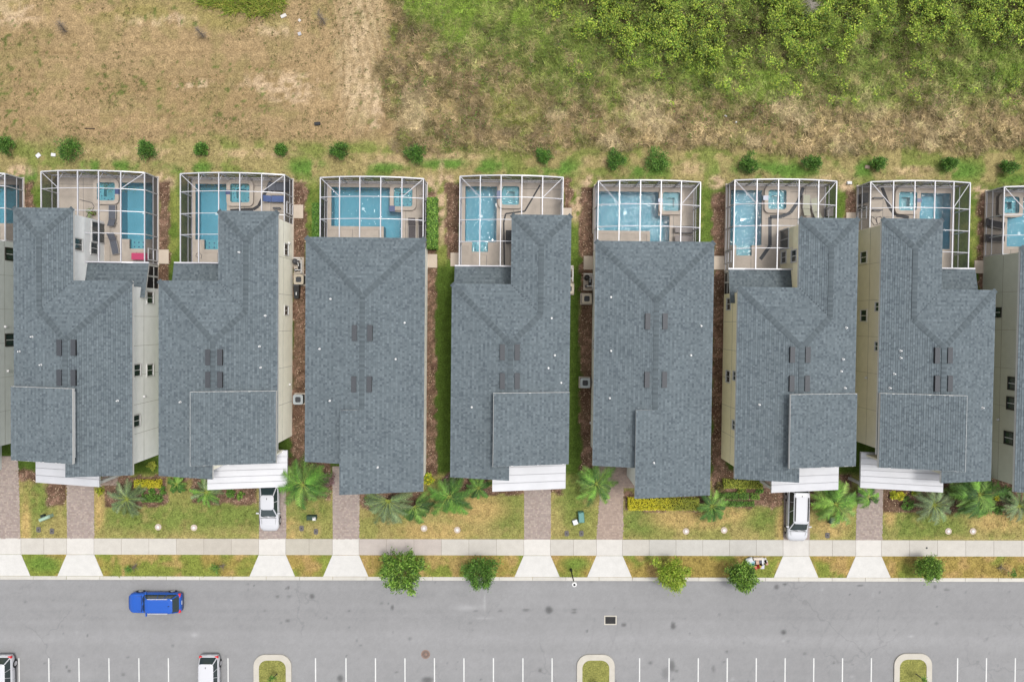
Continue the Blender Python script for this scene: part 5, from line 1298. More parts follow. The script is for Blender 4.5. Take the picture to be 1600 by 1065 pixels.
GR = np.array([S(112, 134, 56), S(92, 116, 44), S(136, 148, 74), S(124, 152, 60), S(74, 94, 40)]) * 1.15
def pal_scrub(px, py, rng, n):
    gy = 128 - np.clip((820 - px) / 200, -0.2, 1.0) * 130 + (fbm(px, py, 50, 96) - 0.5) * 110
    g = 1 - sstep(gy - 45, gy + 45, py); isg = rng.rand(n) < 0.06 + 0.86 * g
    return np.where(isg[:, None], GR[rng.randint(0, len(GR), n)], BR[rng.randint(0, len(BR), n)]) * 0.45 + ground_col(px, py) * 0.75 * rng.choice([0.55, 0.9, 1.2, 1.5], n)[:, None]
clumps('brush_clumps', 13000, (590, 1720, -60, 250), lambda a, b, r: scrub_w(a, b) * 0.75, pal_scrub, 0.5, 0.028, 17, 0.12, 97, 'dry and green brush clumps over the rough ground on the upper right', 0.2)
clumps('straw_clumps', 5000, (-60, 1660, 205, 290), lambda a, b, r: (1 - scrub_w(a, b)) * 0.55, lambda a, b, r, n: ground_col(a, b) * r.choice([0.7, 0.85, 1.15, 1.3], n)[:, None], 0.2, 0.02, 10, 0.07, 98, 'low straw-coloured grass clumps on the field and behind the pools', 0.03)
def lawn_ok(px, py):
    onp = (py > 838) & (py < 870)
    for (a, b) in DRV: onp |= (px > a - 4) & (px < b + 4) & (py < 870); onp |= (px > a - 16) & (px < b + 16) & (py > 864)
    onp |= (px > 930) & (px < 1002) & (py < 768); onp |= (px > 517) & (px < 608) & (py < 772)
    return ~onp & (mulch_w(px, py) < 0.3)
clumps('lawn_clumps', 9000, (-60, 1660, 744, 900), lambda a, b, r: lawn_ok(a, b) * 0.9, lambda a, b, r, n: ground_col(a, b) * r.choice([0.68, 0.82, 1.15, 1.3], n)[:, None], 0.13, 0.02, 10, 0.06, 99, 'slightly longer lawn grass tufts in the front yards', 0.02)
# low green weeds in the scrub
px, py, x, y, rng = scatter(5200, 600, 1720, -60, 245, 63)
w = scrub_w(px, py) * sstep(0.46, 0.66, fbm(px, py, 34, 64) + np.clip((150 - py) / 500, -0.2, 0.25) * np.clip((px - 700) / 200, 0, 1))
k = rng.rand(len(px)) < w; px, py, x, y = px[k], py[k], x[k], y[k]
C = np.stack([x, y, gz(x, y) + 0.15], 1)
V, Fc, cc = leaf_cloud(C, 12, (0.22, 0.22, 0.1), 0.17, [S(92, 128, 44), S(112, 146, 56), S(70, 100, 36), S(120, 132, 60), S(98, 104, 52)], rng, aspect=0.4)
o = fast('green_weeds', V, Fc, cc, M_leaf, kind='stuff'); tag(o, 'patchy green weeds among the dry brush on the upper right', 'weeds')
# bushy thicket top right
def thicket_w(px, py):
    e = 96 + (fbm(px, py, 70, 71) - 0.5) * 110 + np.exp(-((px - 1110) / 120) ** 2) * 22 + np.exp(-((px - 1230) / 60) ** 2) * 26 - np.clip((px - 1290) / 60, 0, 1) * 46 + np.exp(-((px - 1560) / 60) ** 2) * 24
    left = 850 + py * 1.35 + (fbm(px, py, 40, 72) - 0.5) * 70
    core = (1 - sstep(e - 26, e + 22, py)) * sstep(left - 30, left + 20, px) * (0.06 + 0.94 * sstep(0.42, 0.52, fbm(px, py, 24, 73)))
    return np.maximum(core, 0.16 * (1 - sstep(150, 175, py)) * sstep(800, 860, px) * sstep(0.58, 0.66, fbm(px, py, 30, 77)))
px, py, x, y, rng = scatter(9500, 830, 1760, -90, 190, 74)
k = rng.rand(len(px)) < thicket_w(px, py); px, py, x, y = px[k], py[k], x[k], y[k]
hh = 0.5 + 1.9 * fbm(px, py, 26, 75); C = np.stack([x, y, gz(x, y) + hh * rng.uniform(0.45, 1.0, len(x))], 1); ne = 34
V, Fc, cc = leaf_cloud(C, ne, (0.2, 0.2, 0.14), 0.16, [S(150, 172, 56), S(168, 186, 66), S(132, 158, 50), S(104, 138, 44), S(88, 122, 42), S(158, 168, 70)], rng, aspect=0.6, up=0.6, jit=0.3)
t = rng.uniform(0.5, 1.4, len(C)) * (0.25 + 1.25 * fbm(px, py, 18, 76)); cc = cc * np.repeat(t, ne)[:, None]
o = fast('thicket', V, Fc, cc, M_leaf, kind='stuff'); tag(o, 'dense yellow-green thicket of bushes along the top right edge', 'thicket')
q = MB(); rr = random.Random(9)
for k in range(0, len(x), 9):
    q.tube([(x[k], y[k], 0.0), (x[k] + rr.uniform(-.3, .3), y[k] + rr.uniform(-.3, .3), hh[k] * 0.5), (x[k] + rr.uniform(-.5, .5), y[k] + rr.uniform(-.5, .5), hh[k] * 0.95)], [0.03, 0.02, 0.008], 4)
o = q.build('thicket_branches', M_twig, None, org=(0, 0, 0), house=False, kind='stuff'); tag(o, 'grey-brown branches inside the thicket at the top right', 'branches')
# reeds at the top
px, py, x, y, rng = scatter(3500, 300, 445, -40, 26, 77)
k = (py < 26 - np.abs(px - 400) * 0.12 + (fbm(px, py, 20, 78) - 0.5) * 22) & (px > 305 + py); px, py, x, y = px[k], py[k], x[k], y[k]
c = np.asarray(OLIVE + YGREEN + [S(190, 178, 90)])[rng.randint(0, 9, len(px))] * rng.uniform(0.7, 1.2, (len(px), 1))
o = blades('reeds', px, py, x, y, rng, 1.0, 0.035, c, 0.75, M_leaf); tag(o, 'clump of tall green and yellow reeds at the top edge left of the dirt track', 'reeds')
# little tufts over the bare field
px, py, x, y, rng = scatter(1900, -40, 640, -20, 225, 79)
k = rng.rand(len(px)) < sstep(0.5, 0.64, fbm(px, py, 60, 80)) * (1 - scrub_w(px, py)) + 0.1; px, py, x, y = px[k], py[k], x[k], y[k]
sz = np.where(rng.rand(len(px)) < 0.12, 2.0, 0.8)
C = np.stack([x, y, np.full(len(x), 0.08)], 1); ne = 7
C2 = np.repeat(C, ne, axis=0) + rng.normal(size=(len(C) * ne, 3)) * np.array((0.1, 0.1, 0.03)) * np.repeat(sz, ne)[:, None]
V, Fc, cc = leaf_cloud(C2, 1, (0.02, 0.02, 0.01), 0.14, [S(98, 108, 56), S(118, 120, 70), S(90, 98, 52), S(124, 110, 78), S(134, 118, 84)], rng, aspect=0.35)
o = fast('field_tufts', V, Fc, cc, M_vc, kind='stuff'); tag(o, 'small scattered grass tufts over the bare tan field', 'grass')
# dry grass litter over the field and back strip
px, py, x, y, rng = scatter(60000, -60, 1660, -40, 300, 81)
k = (scrub_w(px, py) < 0.5) & ((py > 200) | (rng.rand(len(px)) < 0.5)); px, py, x, y = px[k], py[k], x[k], y[k]
c = ground_col(px, py) * rng.uniform(0.82, 1.2, (len(px), 1))
o = blades('dry_grass', px, py, x, y, rng, 0.2, 0.02, c, 0.9); tag(o, 'short dry grass over the tan field and the strip behind the pools', 'grass')
# lawns
px, py, x, y, rng = scatter(52000, -60, 1660, 742, 901, 82)
onpath = (py > 839) & (py < 869)
for (a, b) in DRV: onpath |= (px > a - 3) & (px < b + 3) & (py < 870); onpath |= (px > a - 15) & (px < b + 15) & (py > 864)
onpath |= (px > 932) & (px < 1000) & (py < 765); onpath |= (px > 519) & (px < 606) & (py < 770)
k = ~onpath & (mulch_w(px, py) < 0.4); px, py, x, y = px[k], py[k], x[k], y[k]
c = ground_col(px, py) * rng.uniform(0.65, 1.4, (len(px), 1))
o = blades('lawn_grass', px, py, x, y, rng, 0.13, 0.018, c, 0.8); tag(o, 'patchy yellow-green lawn grass in the front yards and on the verge', 'grass')
px, py, x, y, rng = scatter(60000, 30, 1560, 290, 745, 83)
k = np.zeros(len(px), bool)
for (a, b) in ((262, 285), (476, 500), (678, 706), (888, 912), (1092, 1118), (1304, 1326), (1512, 1534), (38, 66)): k |= (px > a) & (px < b)
k &= (mulch_w(px, py) < 0.4); px, py, x, y = px[k], py[k], x[k], y[k]
c = ground_col(px, py) * rng.uniform(0.6, 1.4, (len(px), 1))
o = blades('side_grass', px, py, x, y, rng, 0.16, 0.018, c, 0.75); tag(o, 'green grass in the narrow side yards between the houses', 'grass')
# mulch chips
px, py, x, y, rng = scatter(150000, 20, 1620, 280, 800, 84)
k = mulch_w(px, py) > 0.5; px, py, x, y = px[k], py[k], x[k], y[k]
V, Fc, cc = leaf_cloud(np.stack([x, y, np.full(len(x), 0.025)], 1), 1, (0.01, 0.01, 0.008), 0.12, [S(132, 102, 86), S(108, 82, 68), S(176, 146, 126), S(146, 120, 98), S(92, 72, 58), S(202, 180, 154)], rng, up=3.0, aspect=0.5)
o = fast('mulch_chips', V, Fc, cc, M_vc, kind='stuff'); tag(o, 'reddish-brown bark mulch in the beds and along the side walls', 'mulch')

# bare trees in the field
def bare_tree(px, py, tx, ty, h, r, label, seed, cat='tree', name='bare_tree', m=M_twig):
    rng = np.random.RandomState(seed); x, y = P(px, py, 0); X2, Y2 = P(tx, ty, h)
    root = thing(name, label, cat, x, y, 0, None, house=False)
    q = MB(); q.tube([(x, y, 0), ((x + X2) / 2, (y + Y2) / 2, h * 0.5), (X2, Y2, h)], [0.05, 0.035, 0.012], 6); q.build('trunk', m, root)
    q = MB()
    for k in range(110):
        t = rng.uniform(0.1, 1.0); b = np.array((x + (X2 - x) * t, y + (Y2 - y) * t, h * t)); a = rng.rand() * 6.28; L = r * rng.uniform(0.3, 1.0) * (1.15 - t * 0.5)
        e = b + np.array((math.cos(a) * L, math.sin(a) * L, rng.uniform(-0.1, 0.4))); mid_ = (b + e) / 2 + rng.normal(size=3) * 0.06
        q.tube([tuple(b), tuple(mid_), tuple(e)], [0.009, 0.007, 0.003], 3)
        if k % 3 == 0:
            e2 = mid_ + rng.normal(size=3) * L * 0.3; q.tube([tuple(mid_), tuple(e2)], [0.006, 0.003], 3)
    q.build('twigs', m, root)
bare_tree(103, 50, 92, 36, 1.6, 0.9, 'leafless grey sapling at the far left of the bare field', 1)
bare_tree(319, 58, 306, 44, 1.6, 0.8, 'leafless grey sapling in the middle of the bare field', 2)
bare_tree(508, 38, 496, 20, 1.7, 0.8, 'leafless grey sapling beside the dirt track near the top', 3)
bare_tree(1272, 22, 1266, 2, 2.6, 1.5, 'dead pale tree standing out of the thicket at the top edge', 4, m=mat('pale_dead_wood', S(200, 190, 180), rough=0.9))

# ------------------------------------------------------------------ vehicles
def car(px, py, zc, heading, L, Wd, Ht, paint, label, name, style, seed=0, rails=None):
    """heading: direction the nose points to, degrees in world"""
    x, y = P(px, py, zc)
    root = thing(name, label, 'car' if style != 'minivan' else 'minivan', x, y, ROADZ if py > 902 else 0.03, None, house=False, rot=math.radians(heading - 90))
    ORG[root.name] = (0, 0, 0)                      # built round its own origin, nose to +y
    hw = Wd / 2; hl = L / 2
    belt = {'suv': 1.02, 'sedan': 0.93, 'minivan': 1.08, 'hatch': 0.98}[style]; hood = {'suv': 0.98, 'sedan': 0.84, 'minivan': 1.0, 'hatch': 0.92}[style]
    tail = {'suv': belt, 'sedan': 0.98, 'minivan': belt, 'hatch': belt}[style]
    n = 22; rings = []
    for k in range(n + 1):
        t = -1 + 2 * k / n; yy = hl * math.copysign(1 - (1 - abs(t)) ** 1.0, t)
        endf = max(0, (abs(t) - 0.78) / 0.22); w = hw * (1 - (0.30 if t > 0 else 0.17) * endf ** 2.4) * (1 - 0.02 * abs(t))
        if t > 0.3: top = belt + (hood - belt) * min(1, (t - 0.3) / 0.35) - 0.24 * max(0, (t - 0.72) / 0.28) ** 2.2
        elif t < -0.5: top = belt + (tail - belt) * min(1, (-t - 0.5) / 0.3) - 0.16 * max(0, (-t - 0.86) / 0.14) ** 2
        else: top = belt
        zb = 0.24 + 0.1 * endf ** 2
        prof = [(0, zb), (0.8 * w, zb), (0.97 * w, zb + 0.12), (w, top * 0.55), (0.985 * w, top * 0.82), (0.93 * w, top - 0.03), (0.84 * w, top + 0.005), (0.45 * w, top + 0.03), (0, top + 0.038)]
        full = prof + [(-p[0], p[1]) for p in prof[-2:0:-1]]
        rings.append([(p[0], yy, p[1]) for p in full])
    q = MB(); i0 = 0; m_ = len(rings[0])
    for r_ in rings: q.v += r_
    for k in range(n):
        for j in range(m_): q.f.append((k * m_ + j, k * m_ + (j + 1) % m_, (k + 1) * m_ + (j + 1) % m_, (k + 1) * m_ + j)); q.c.append((.5, .5, .5)); q.m.append(0)
    q.f.append(tuple(range(m_))[::-1]); q.f.append(tuple(n * m_ + j for j in range(m_))); q.c += [(.5, .5, .5)] * 2; q.m += [0, 0]
    body = q.build('body', paint, root, smooth=True)
    # cabin: belt outline and roof outline with rounded corners
    F0, B0, F1, B1 = {'suv': (0.40, -0.93, 0.20, -0.80), 'sedan': (0.40, -0.76, 0.10, -0.44), 'minivan': (0.55, -0.95, 0.26, -0.88), 'hatch': (0.48, -0.93, 0.2, -0.78)}[style]
    w0, w1 = hw * 0.9, hw * (0.74 if style != 'sedan' else 0.68)
    def ringpts(yf_, yb_, w, z, rc, bow):
        pts = []; p = rrect(-w, w, yb_ * hl, yf_ * hl, rc, 4)
        for (a, b) in p:
            bb = b + (bow * (1 - (a / w) ** 2) if b > 0 and abs(b - yf_ * hl) < rc * 1.01 else 0) - (bow * 0.6 * (1 - (a / w) ** 2) if b < 0 and abs(b - yb_ * hl) < rc * 1.01 else 0); pts.append((a, bb, z))
        return pts
    def lerp(A, B, t): return [tuple(a[i] + (b[i] - a[i]) * t for i in range(3)) for a, b in zip(A, B)]
    R0 = ringpts(F0, B0, w0, belt - 0.02, 0.22, 0.13); R1 = ringpts(F1, B1, w1, Ht - 0.05, 0.24, 0.07); R2 = ringpts(F1 - 0.03, B1 + 0.03, w1 * 0.9, Ht - 0.005, 0.22, 0.06); R3 = ringpts(F1 - 0.12, B1 + 0.12, w1 * 0.6, Ht + 0.02, 0.2, 0.04)
    N = len(R0); g = MB(); rf = MB()
    for k in range(N):
        k2 = (k + 1) % N
        g.face([R0[k], R0[k2], R1[k2], R1[k]])
    g.build('window', M_glass, root, smooth=False)
    for A_, B_ in ((R1, R2), (R2, R3)):
        for k in range(N): rf.face([A_[k], A_[(k + 1) % N], B_[(k + 1) % N], B_[k]])
    rf.face(R3); rf.build('roof_panel', paint, root, smooth=False)
    # pillars
    def pil_at(fr, w, pil):
        k = int(fr); f_ = fr - k; a = tuple(R0[k % N][i] + (R0[(k + 1) % N][i] - R0[k % N][i]) * f_ for i in range(3)); b = tuple(R1[k % N][i] + (R1[(k + 1) % N][i] - R1[k % N][i]) * f_ for i in range(3))
        o = Vector((a[0], a[1], 0)).normalized() * 0.012; pil.beam(Vector(a) + o, Vector(b) + o, w, 0.03)
    plist = [(fr, 0.09) for fr in (2.0, 7.0, 12.0, 17.0)]
    for t in (0.42, 0.72) if style != 'sedan' else (0.5,):
        plist += [(9 + t, 0.045), (20 - t, 0.045)]
    for fr, wd_ in plist:
        pil = MB(); pil_at(fr, wd_, pil); pil.build('pillar', paint, root)
    # glass frames at the belt
    # wheels
    for (sx, ty) in ((-1, 0.62), (1, 0.62), (-1, -0.60), (1, -0.60)):
        wq = MB(); cx_, cy_, r = sx * (hw - 0.12), ty * hl, 0.33
        for (ra, xa, xb, mm) in ((r, -0.11, 0.11, 0), (0.21, 0.105, 0.13, 1)):
            wq.mi = mm; a_ = [(cx_ + sx * xa, cy_ + ra * math.cos(2 * math.pi * k / 16), r + ra * math.sin(2 * math.pi * k / 16)) for k in range(16)]; b_ = [(cx_ + sx * xb, p[1], p[2]) for p in a_]
            wq.hexa(a_, b_)
        wq.build('wheel', [M_tyre, M_rim], root)
        ar = MB(); pts = [(sx * (hw + 0.004), cy_ + 0.37 * math.cos(a), r + 0.37 * math.sin(a)) for a in np.linspace(0.0, math.pi, 9)]
        for a, b in zip(pts[:-1], pts[1:]): ar.beam(a, b, 0.03, 0.07)
        ar.build('wheel_arch', M_black, root)
    for sx in (-1, 1):
        h_ = MB(); h_.hexa([(sx * hw * 0.45, hl * 0.93, hood * 0.62), (sx * hw * 0.84, hl * 0.84, hood * 0.64), (sx * hw * 0.86, hl * 0.80, hood * 0.84), (sx * hw * 0.5, hl * 0.90, hood * 0.80)],
               [(sx * hw * 0.45, hl * 0.985, hood * 0.62), (sx * hw * 0.88, hl * 0.90, hood * 0.64), (sx * hw * 0.90, hl * 0.82, hood * 0.87), (sx * hw * 0.5, hl * 0.94, hood * 0.83)]); h_.build('headlight', M_lens, root)
        t_ = MB(); t_.box(sx * hw * 0.62, sx * hw * 0.93, -hl * 0.985, -hl * 0.90, tail * 0.70, tail * 0.93); t_.build('taillight', M_red, root)
        mi = MB(); yy = F0 * hl - 0.28; mi.hexa([(sx * (hw * 0.93), yy - 0.06, belt + 0.02), (sx * (hw + 0.2), yy - 0.08, belt + 0.02), (sx * (hw + 0.2), yy + 0.04, belt + 0.02), (sx * (hw * 0.93), yy + 0.08, belt + 0.02)],
               [(sx * (hw * 0.93), yy - 0.05, belt + 0.12), (sx * (hw + 0.18), yy - 0.07, belt + 0.16), (sx * (hw + 0.18), yy + 0.03, belt + 0.16), (sx * (hw * 0.93), yy + 0.06, belt + 0.12)]); mi.build('wing_mirror', paint, root)
    if rails:
        for sx in (-1, 1):
            rr_ = MB(); z = Ht + 0.05; xx = sx * w1 * (0.82 if style == 'minivan' else 0.95); ya, yb_ = (F1 - 0.1) * hl, (B1 + 0.18) * hl
            rr_.beam((xx, ya, z), (xx, yb_, z), 0.1 if style == 'minivan' else 0.06, 0.035); rr_.box(xx - 0.02, xx + 0.02, ya - 0.04, ya + 0.04, Ht - 0.04, z); rr_.box(xx - 0.02, xx + 0.02, yb_ - 0.04, yb_ + 0.04, Ht - 0.04, z); rr_.build('roof_rail', rails, root)
    an = MB(); an.hexa([(-0.04, B1 * hl + 0.22, Ht), (0.04, B1 * hl + 0.22, Ht), (0.03, B1 * hl + 0.42, Ht), (-0.03, B1 * hl + 0.42, Ht)], [(-0.01, B1 * hl + 0.24, Ht + 0.09), (0.01, B1 * hl + 0.24, Ht + 0.09), (0.01, B1 * hl + 0.3, Ht + 0.06), (-0.01, B1 * hl + 0.3, Ht + 0.06)]); an.build('antenna', M_black, root)
    pl_ = MB(); pl_.box(-0.18, 0.18, -hl - 0.015, -hl + 0.02, 0.62, 0.76); pl_.build('licence_plate', M_pvc, root)
    gr = MB(); gr.box(-hw * 0.42, hw * 0.42, hl - 0.06, hl + 0.008, 0.42, 0.6); gr.build('grille', M_black, root)
    wp = MB()
    for k in (-1, 1): wp.beam((k * 0.35 - 0.3, F0 * hl + 0.12, belt + 0.03), (k * 0.35 + 0.25, F0 * hl + 0.02, belt + 0.07), 0.025)
    wp.build('wiper', M_black, root)
    for sx in (-1, 1):
        for yy_ in (0.34, -0.02, -0.40):
            sm_ = MB(); sm_.beam((sx * (hw + 0.002), yy_ * hl, 0.38), (sx * (hw * 0.985 + 0.002), yy_ * hl, belt * 0.82), 0.012); sm_.build('door_seam', M_black, root)
        sm_ = MB(); sm_.beam((sx * hw * 0.74, F0 * hl + 0.2, belt + 0.02), (sx * hw * 0.62, hl * 0.86, hood - 0.05), 0.014); sm_.build('hood_seam', M_dark, root)
    if style == 'sedan':      # dark panel gap lines of hood and boot
        pass
    ln = MB()
    ln.beam((-hw * 0.82, F0 * hl + 0.16, belt + 0.018), (hw * 0.82, F0 * hl + 0.16, belt + 0.018), 0.03, 0.02); ln.build('cowl', M_black, root)
    return root
blue = mat('blue_car_paint', (0.006, 0.06, 0.30), rough=0.25, spec=0.5)
wht = mat('white_car_paint', S(226, 227, 232), rough=0.25, spec=0.5)
car(240.5, 942.5, 0.9, 180, 4.85, 1.88, 1.72, blue, 'blue car with roof rails driving left along the road', 'blue_car', 'suv', rails=M_rim)
car(420.5, 789, 0.75, -90, 4.75, 1.82, 1.42, wht, 'white sedan parked nose out under the porch roof edge', 'parked_car', 'sedan')
car(1246.5, 803, 0.85, -91, 4.9, 1.92, 1.78, wht, 'white minivan with black roof rails parked nose out on a brick driveway', 'parked_minivan', 'minivan', rails=M_black)
car(3, 1063, 0.8, -90, 4.6, 1.85, 1.62, wht, 'white car at the bottom left corner, half outside the picture', 'parked_car', 'hatch')
car(326, 1062, 0.8, -90, 4.5, 1.86, 1.65, wht, 'white hatchback in the parking bay left of the first grass island', 'parked_car', 'hatch')

# ------------------------------------------------------------------ street furniture and small things
x, y = P(892, 889, 0); q = MB(); root = thing('street_lamp', 'black street lamp post with a round white head beside the road', 'street lamp', x, y, 0, None, house=False)
q.tube([(x, y, 0), (x, y, 0.5), (x, y, 0.55), (x, y, 3.9)], [0.13, 0.11, 0.06, 0.05], 10); q.build('pole', M_black, root, house=False)
q = MB(); q.disc(x, y, 0.21, 3.95, 4.25, 16); q.build('lamp_globe', M_pvc, root, house=False)
q = MB(); q.disc(x, y, 0.09, 4.283, 4.36, 10); q.beam((x, y, 4.36), (x, y, 4.5), 0.04); q.build('finial', M_black, root, house=False)
# storm drain and manhole
b = (P(944, 975.5, ROADZ), P(963.5, 961, ROADZ)); root = thing('storm_drain', 'square dark storm drain grate with a pale concrete frame in the road', 'drain', (b[0][0] + b[1][0]) / 2, (b[0][1] + b[1][1]) / 2, ROADZ, None, house=False)
q = MB(); o4 = [(b[0][0], b[0][1]), (b[1][0], b[0][1]), (b[1][0], b[1][1]), (b[0][0], b[1][1])]; i4 = [(b[0][0] + .1, b[0][1] + .1), (b[1][0] - .1, b[0][1] + .1), (b[1][0] - .1, b[1][1] - .1), (b[0][0] + .1, b[1][1] - .1)]
q.ring(o4, i4, ROADZ + 0.002, ROADZ + 0.02, S(214, 208, 196)); q.build('frame', M_conc, root, house=False)
q = MB(); q.prism(i4, ROADZ + 0.002, ROADZ + 0.005); q.build('grate', mat('grate_black', (0.008, 0.008, 0.008)), root, house=False)
nx = 9
for k in range(nx):
    xx = i4[0][0] + (i4[1][0] - i4[0][0]) * (k + 0.5) / nx; q = MB(); q.box(xx - 0.025, xx + 0.025, i4[0][1], i4[2][1], ROADZ + 0.006, ROADZ + 0.016); q.build('bar', M_steel, root, house=False)
x, y = P(665, 1021.5, ROADZ); root = thing('manhole_cover', 'round rusty manhole cover in the parking area', 'manhole cover', x, y, ROADZ, None, house=False)
rust = mat('rusty_iron', S(128, 112, 104), rough=0.8, noise=0.15, nscale=8); rust2 = mat('rusty_iron_ring', S(154, 128, 116), rough=0.8, noise=0.15, nscale=8)
q = MB(); q.disc(x, y, 0.42, ROADZ + 0.002, ROADZ + 0.014, 20); q.build('rim', rust2, root, house=False)
q = MB(); q.disc(x, y, 0.32, ROADZ + 0.015, ROADZ + 0.022, 20); q.build('lid', rust, root, house=False)
q = MB(); q.disc(x + 0.03, y, 0.13, ROADZ + 0.023, ROADZ + 0.03, 12); q.build('hub', rust2, root, house=False)
# round white covers on the lawns
lbl = ['white round cover on the lawn below the yellow hedge', 'white round cover on the lawn left of the white sedan', 'white round cover half hidden at the tip of the dark feathery palm', 'white round cover on the dry lawn left of the middle brick drive', 'pale round cover, left of two on the lawn below the long hedge', 'pale round cover below the low dark hedges, right of two', 'pale round cover below the star-shaped palm on the right-hand lawn', 'pale round cover nearest the right edge']
for (px, py), lb in zip([(247, 823), (303, 824), (662.5, 825), (714.5, 827.5), (1072, 829.5), (1131.5, 828), (1482, 829.5), (1520.5, 829.5)], lbl):
    x, y = P(px, py, 0.05); root = thing('clean_out_cover', lb, 'cover', x, y, 0, 'round covers on the front lawns', house=False)
    q = MB(); q.disc(x, y, 0.3, 0.0, 0.05, 18, S(216, 200, 186)); q.build('collar', M_conc, root, house=False)
    q = MB(); q.disc(x, y, 0.13, 0.051, 0.09, 14); q.build('cap', M_pvc, root, house=False)
lbl = ['grey meter box lid, left of two by the first green pedestal', 'grey meter box lid, right of two by the first green pedestal', 'grey meter box lid, left of two below the tall feathery palm', 'grey meter box lid, right of two below the tall feathery palm', 'grey meter box lid, left of two below the teal cabinet', 'grey meter box lid, right of two below the teal cabinet', 'grey meter box lid right of the white minivan']
for (px, py), lb in zip([(60, 827), (81, 829.5), (471, 825), (493.5, 830), (885.5, 833), (908.5, 833), (1293, 836)], lbl):
    x, y = P(px, py, 0.05); root = thing('meter_box', lb, 'meter box', x, y, 0, 'meter box lids on the lawns', house=False)
    q = MB(); q.prism(rrect(x - 0.2, x + 0.2, y - 0.26, y + 0.26, 0.12, 4), 0, 0.05); q.build('lid', mat('grey_lid', S(112, 108, 108), rough=0.8), root, house=False)
    q = MB(); q.prism(rrect(x - 0.07, x + 0.07, y - 0.06, y + 0.06, 0.04, 3), 0.051, 0.06); q.build('reader_cap', M_steel, root, house=False)
teal = mat('teal_paint', S(104, 158, 152), rough=0.5); green_ = mat('utility_green', S(74, 104, 84), rough=0.5); pale_g = mat('pale_green_paint', S(176, 206, 184), rough=0.5)
def pedestal(px, py, w, l, h, m, label, rot, top=None):
    x, y = P(px, py, h); root = thing('utility_pedestal', label, 'utility box', x, y, 0, None, house=False, rot=math.radians(rot)); ORG[root.name] = (0, 0, 0)
    q = MB(); q.box(-w / 2, w / 2, -l / 2, l / 2, 0, h * 0.8); q.build('cabinet', m, root)
    q = MB(); q.hexa([(-w / 2 - .03, -l / 2 - .03, h * 0.8), (w / 2 + .03, -l / 2 - .03, h * 0.8), (w / 2 + .03, l / 2 + .03, h * 0.8), (-w / 2 - .03, l / 2 + .03, h * 0.8)], [(-w / 2 + .04, -l / 2 + .04, h), (w / 2 - .04, -l / 2 + .04, h), (w / 2 - .04, l / 2 - .04, h), (-w / 2 + .04, l / 2 - .04, h)]); q.build('lid', top or m, root)
pedestal(68, 810, 1.0, 0.28, 0.8, pale_g, 'pale green utility pedestal set at an angle on the first small lawn', 22)
pedestal(66, 808.5, 0.3, 0.5, 0.45, mat('dark_green', S(48, 60, 54)), 'dark green stub box touching the angled pale pedestal', 20)
pedestal(486, 809, 0.85, 0.4, 0.6, mat('dark_green2', S(62, 84, 70)), 'dark green utility box below the tall feathery palm', 0)
pedestal(490, 811, 0.28, 0.25, 0.75, M_pvc, 'small white post cap beside the dark green utility box', 0)
pedestal(908.5, 808.5, 0.5, 0.95, 0.75, teal, 'teal utility cabinet on the small lawn beside the brick drive', 4)
pedestal(899, 816, 0.4, 0.4, 0.5, mat('grey_green', S(160, 172, 158)), 'small grey-green round-topped pedestal left of the teal cabinet', 20, M_lens)
pedestal(1305, 813, 0.9, 0.6, 0.7, green_, 'green utility cabinet under the leafy palm clump', 0)
pedestal(1323, 811, 0.2, 0.2, 0.5, M_pvc, 'small white marker post right of the leafy palm clump', 0)
# air conditioners
def ac(px, py, m, label, hs=0.9):
    u, v = U(px, py, 0.85); root = thing('air_conditioner', label, 'air conditioner', u, v, 0, 'air conditioners beside the houses')
    s_ = hs / 2; q = MB(); q.prism(rrect(u - s_ - .08, u + s_ + .08, v - s_ - .08, v + s_ + .08, 0.05, 2), -0.02, 0.08); q.build('pad', M_cope, root)
    q = MB(); q.prism(rrect(u - s_ + .03, u + s_ - .03, v - s_ + .03, v + s_ - .03, 0.1, 3), 0.08, 0.8); q.build('housing', M_vent, root)
    q = MB(); n = 24; out = rrect(u - s_, u + s_, v - s_, v + s_, 0.16, 5); inn = [(u + 0.3 * math.cos(math.atan2(p[1] - v, p[0] - u)), v + 0.3 * math.sin(math.atan2(p[1] - v, p[0] - u))) for p in out]
    q.ring(out, inn, 0.78, 0.87); q.build('top_cover', m, root)
    q = MB(); q.disc(u, v, 0.3, 0.60, 0.62, 16); q.build('fan_well', M_black, root)
    for k in range(4):
        a = k * math.pi / 2 + 0.4; q = MB(); q.face([(u, v, 0.72), (u + 0.27 * math.cos(a), v + 0.27 * math.sin(a), 0.74), (u + 0.27 * math.cos(a + 0.6), v + 0.27 * math.sin(a + 0.6), 0.69)]); q.build('fan_blade', M_vent, root)
    q = MB()
    for r_ in (0.12, 0.22):
        pts = [(u + r_ * math.cos(a), v + r_ * math.sin(a), 0.86) for a in np.linspace(0, 2 * math.pi, 17)]
        for a, b in zip(pts[:-1], pts[1:]): q.beam(a, b, 0.012)
    for k in range(4):
        a = k * math.pi / 4; q.beam((u - 0.3 * math.cos(a), v - 0.3 * math.sin(a), 0.862), (u + 0.3 * math.cos(a), v + 0.3 * math.sin(a), 0.862), 0.012)
    q.build('fan_guard', M_dark, root)
beige = mat('beige_metal', S(204, 192, 172), rough=0.5); greym = mat('pale_grey_metal', S(190, 198, 202), rough=0.5)
ac(466.5, 436.5, beige, 'beige air conditioner below the white pool pipes, right of the cream house')
ac(465.5, 624, greym, 'pale grey air conditioner beside the mulch strip right of the cream house')
ac(917, 466.5, beige, 'beige air conditioner below the black pool equipment')
ac(914.5, 598, greym, 'pale grey air conditioner on dark soil left of the plain rectangular roof')
ac(889, 451, beige, 'beige air conditioner mostly hidden under the eave of the middle house')
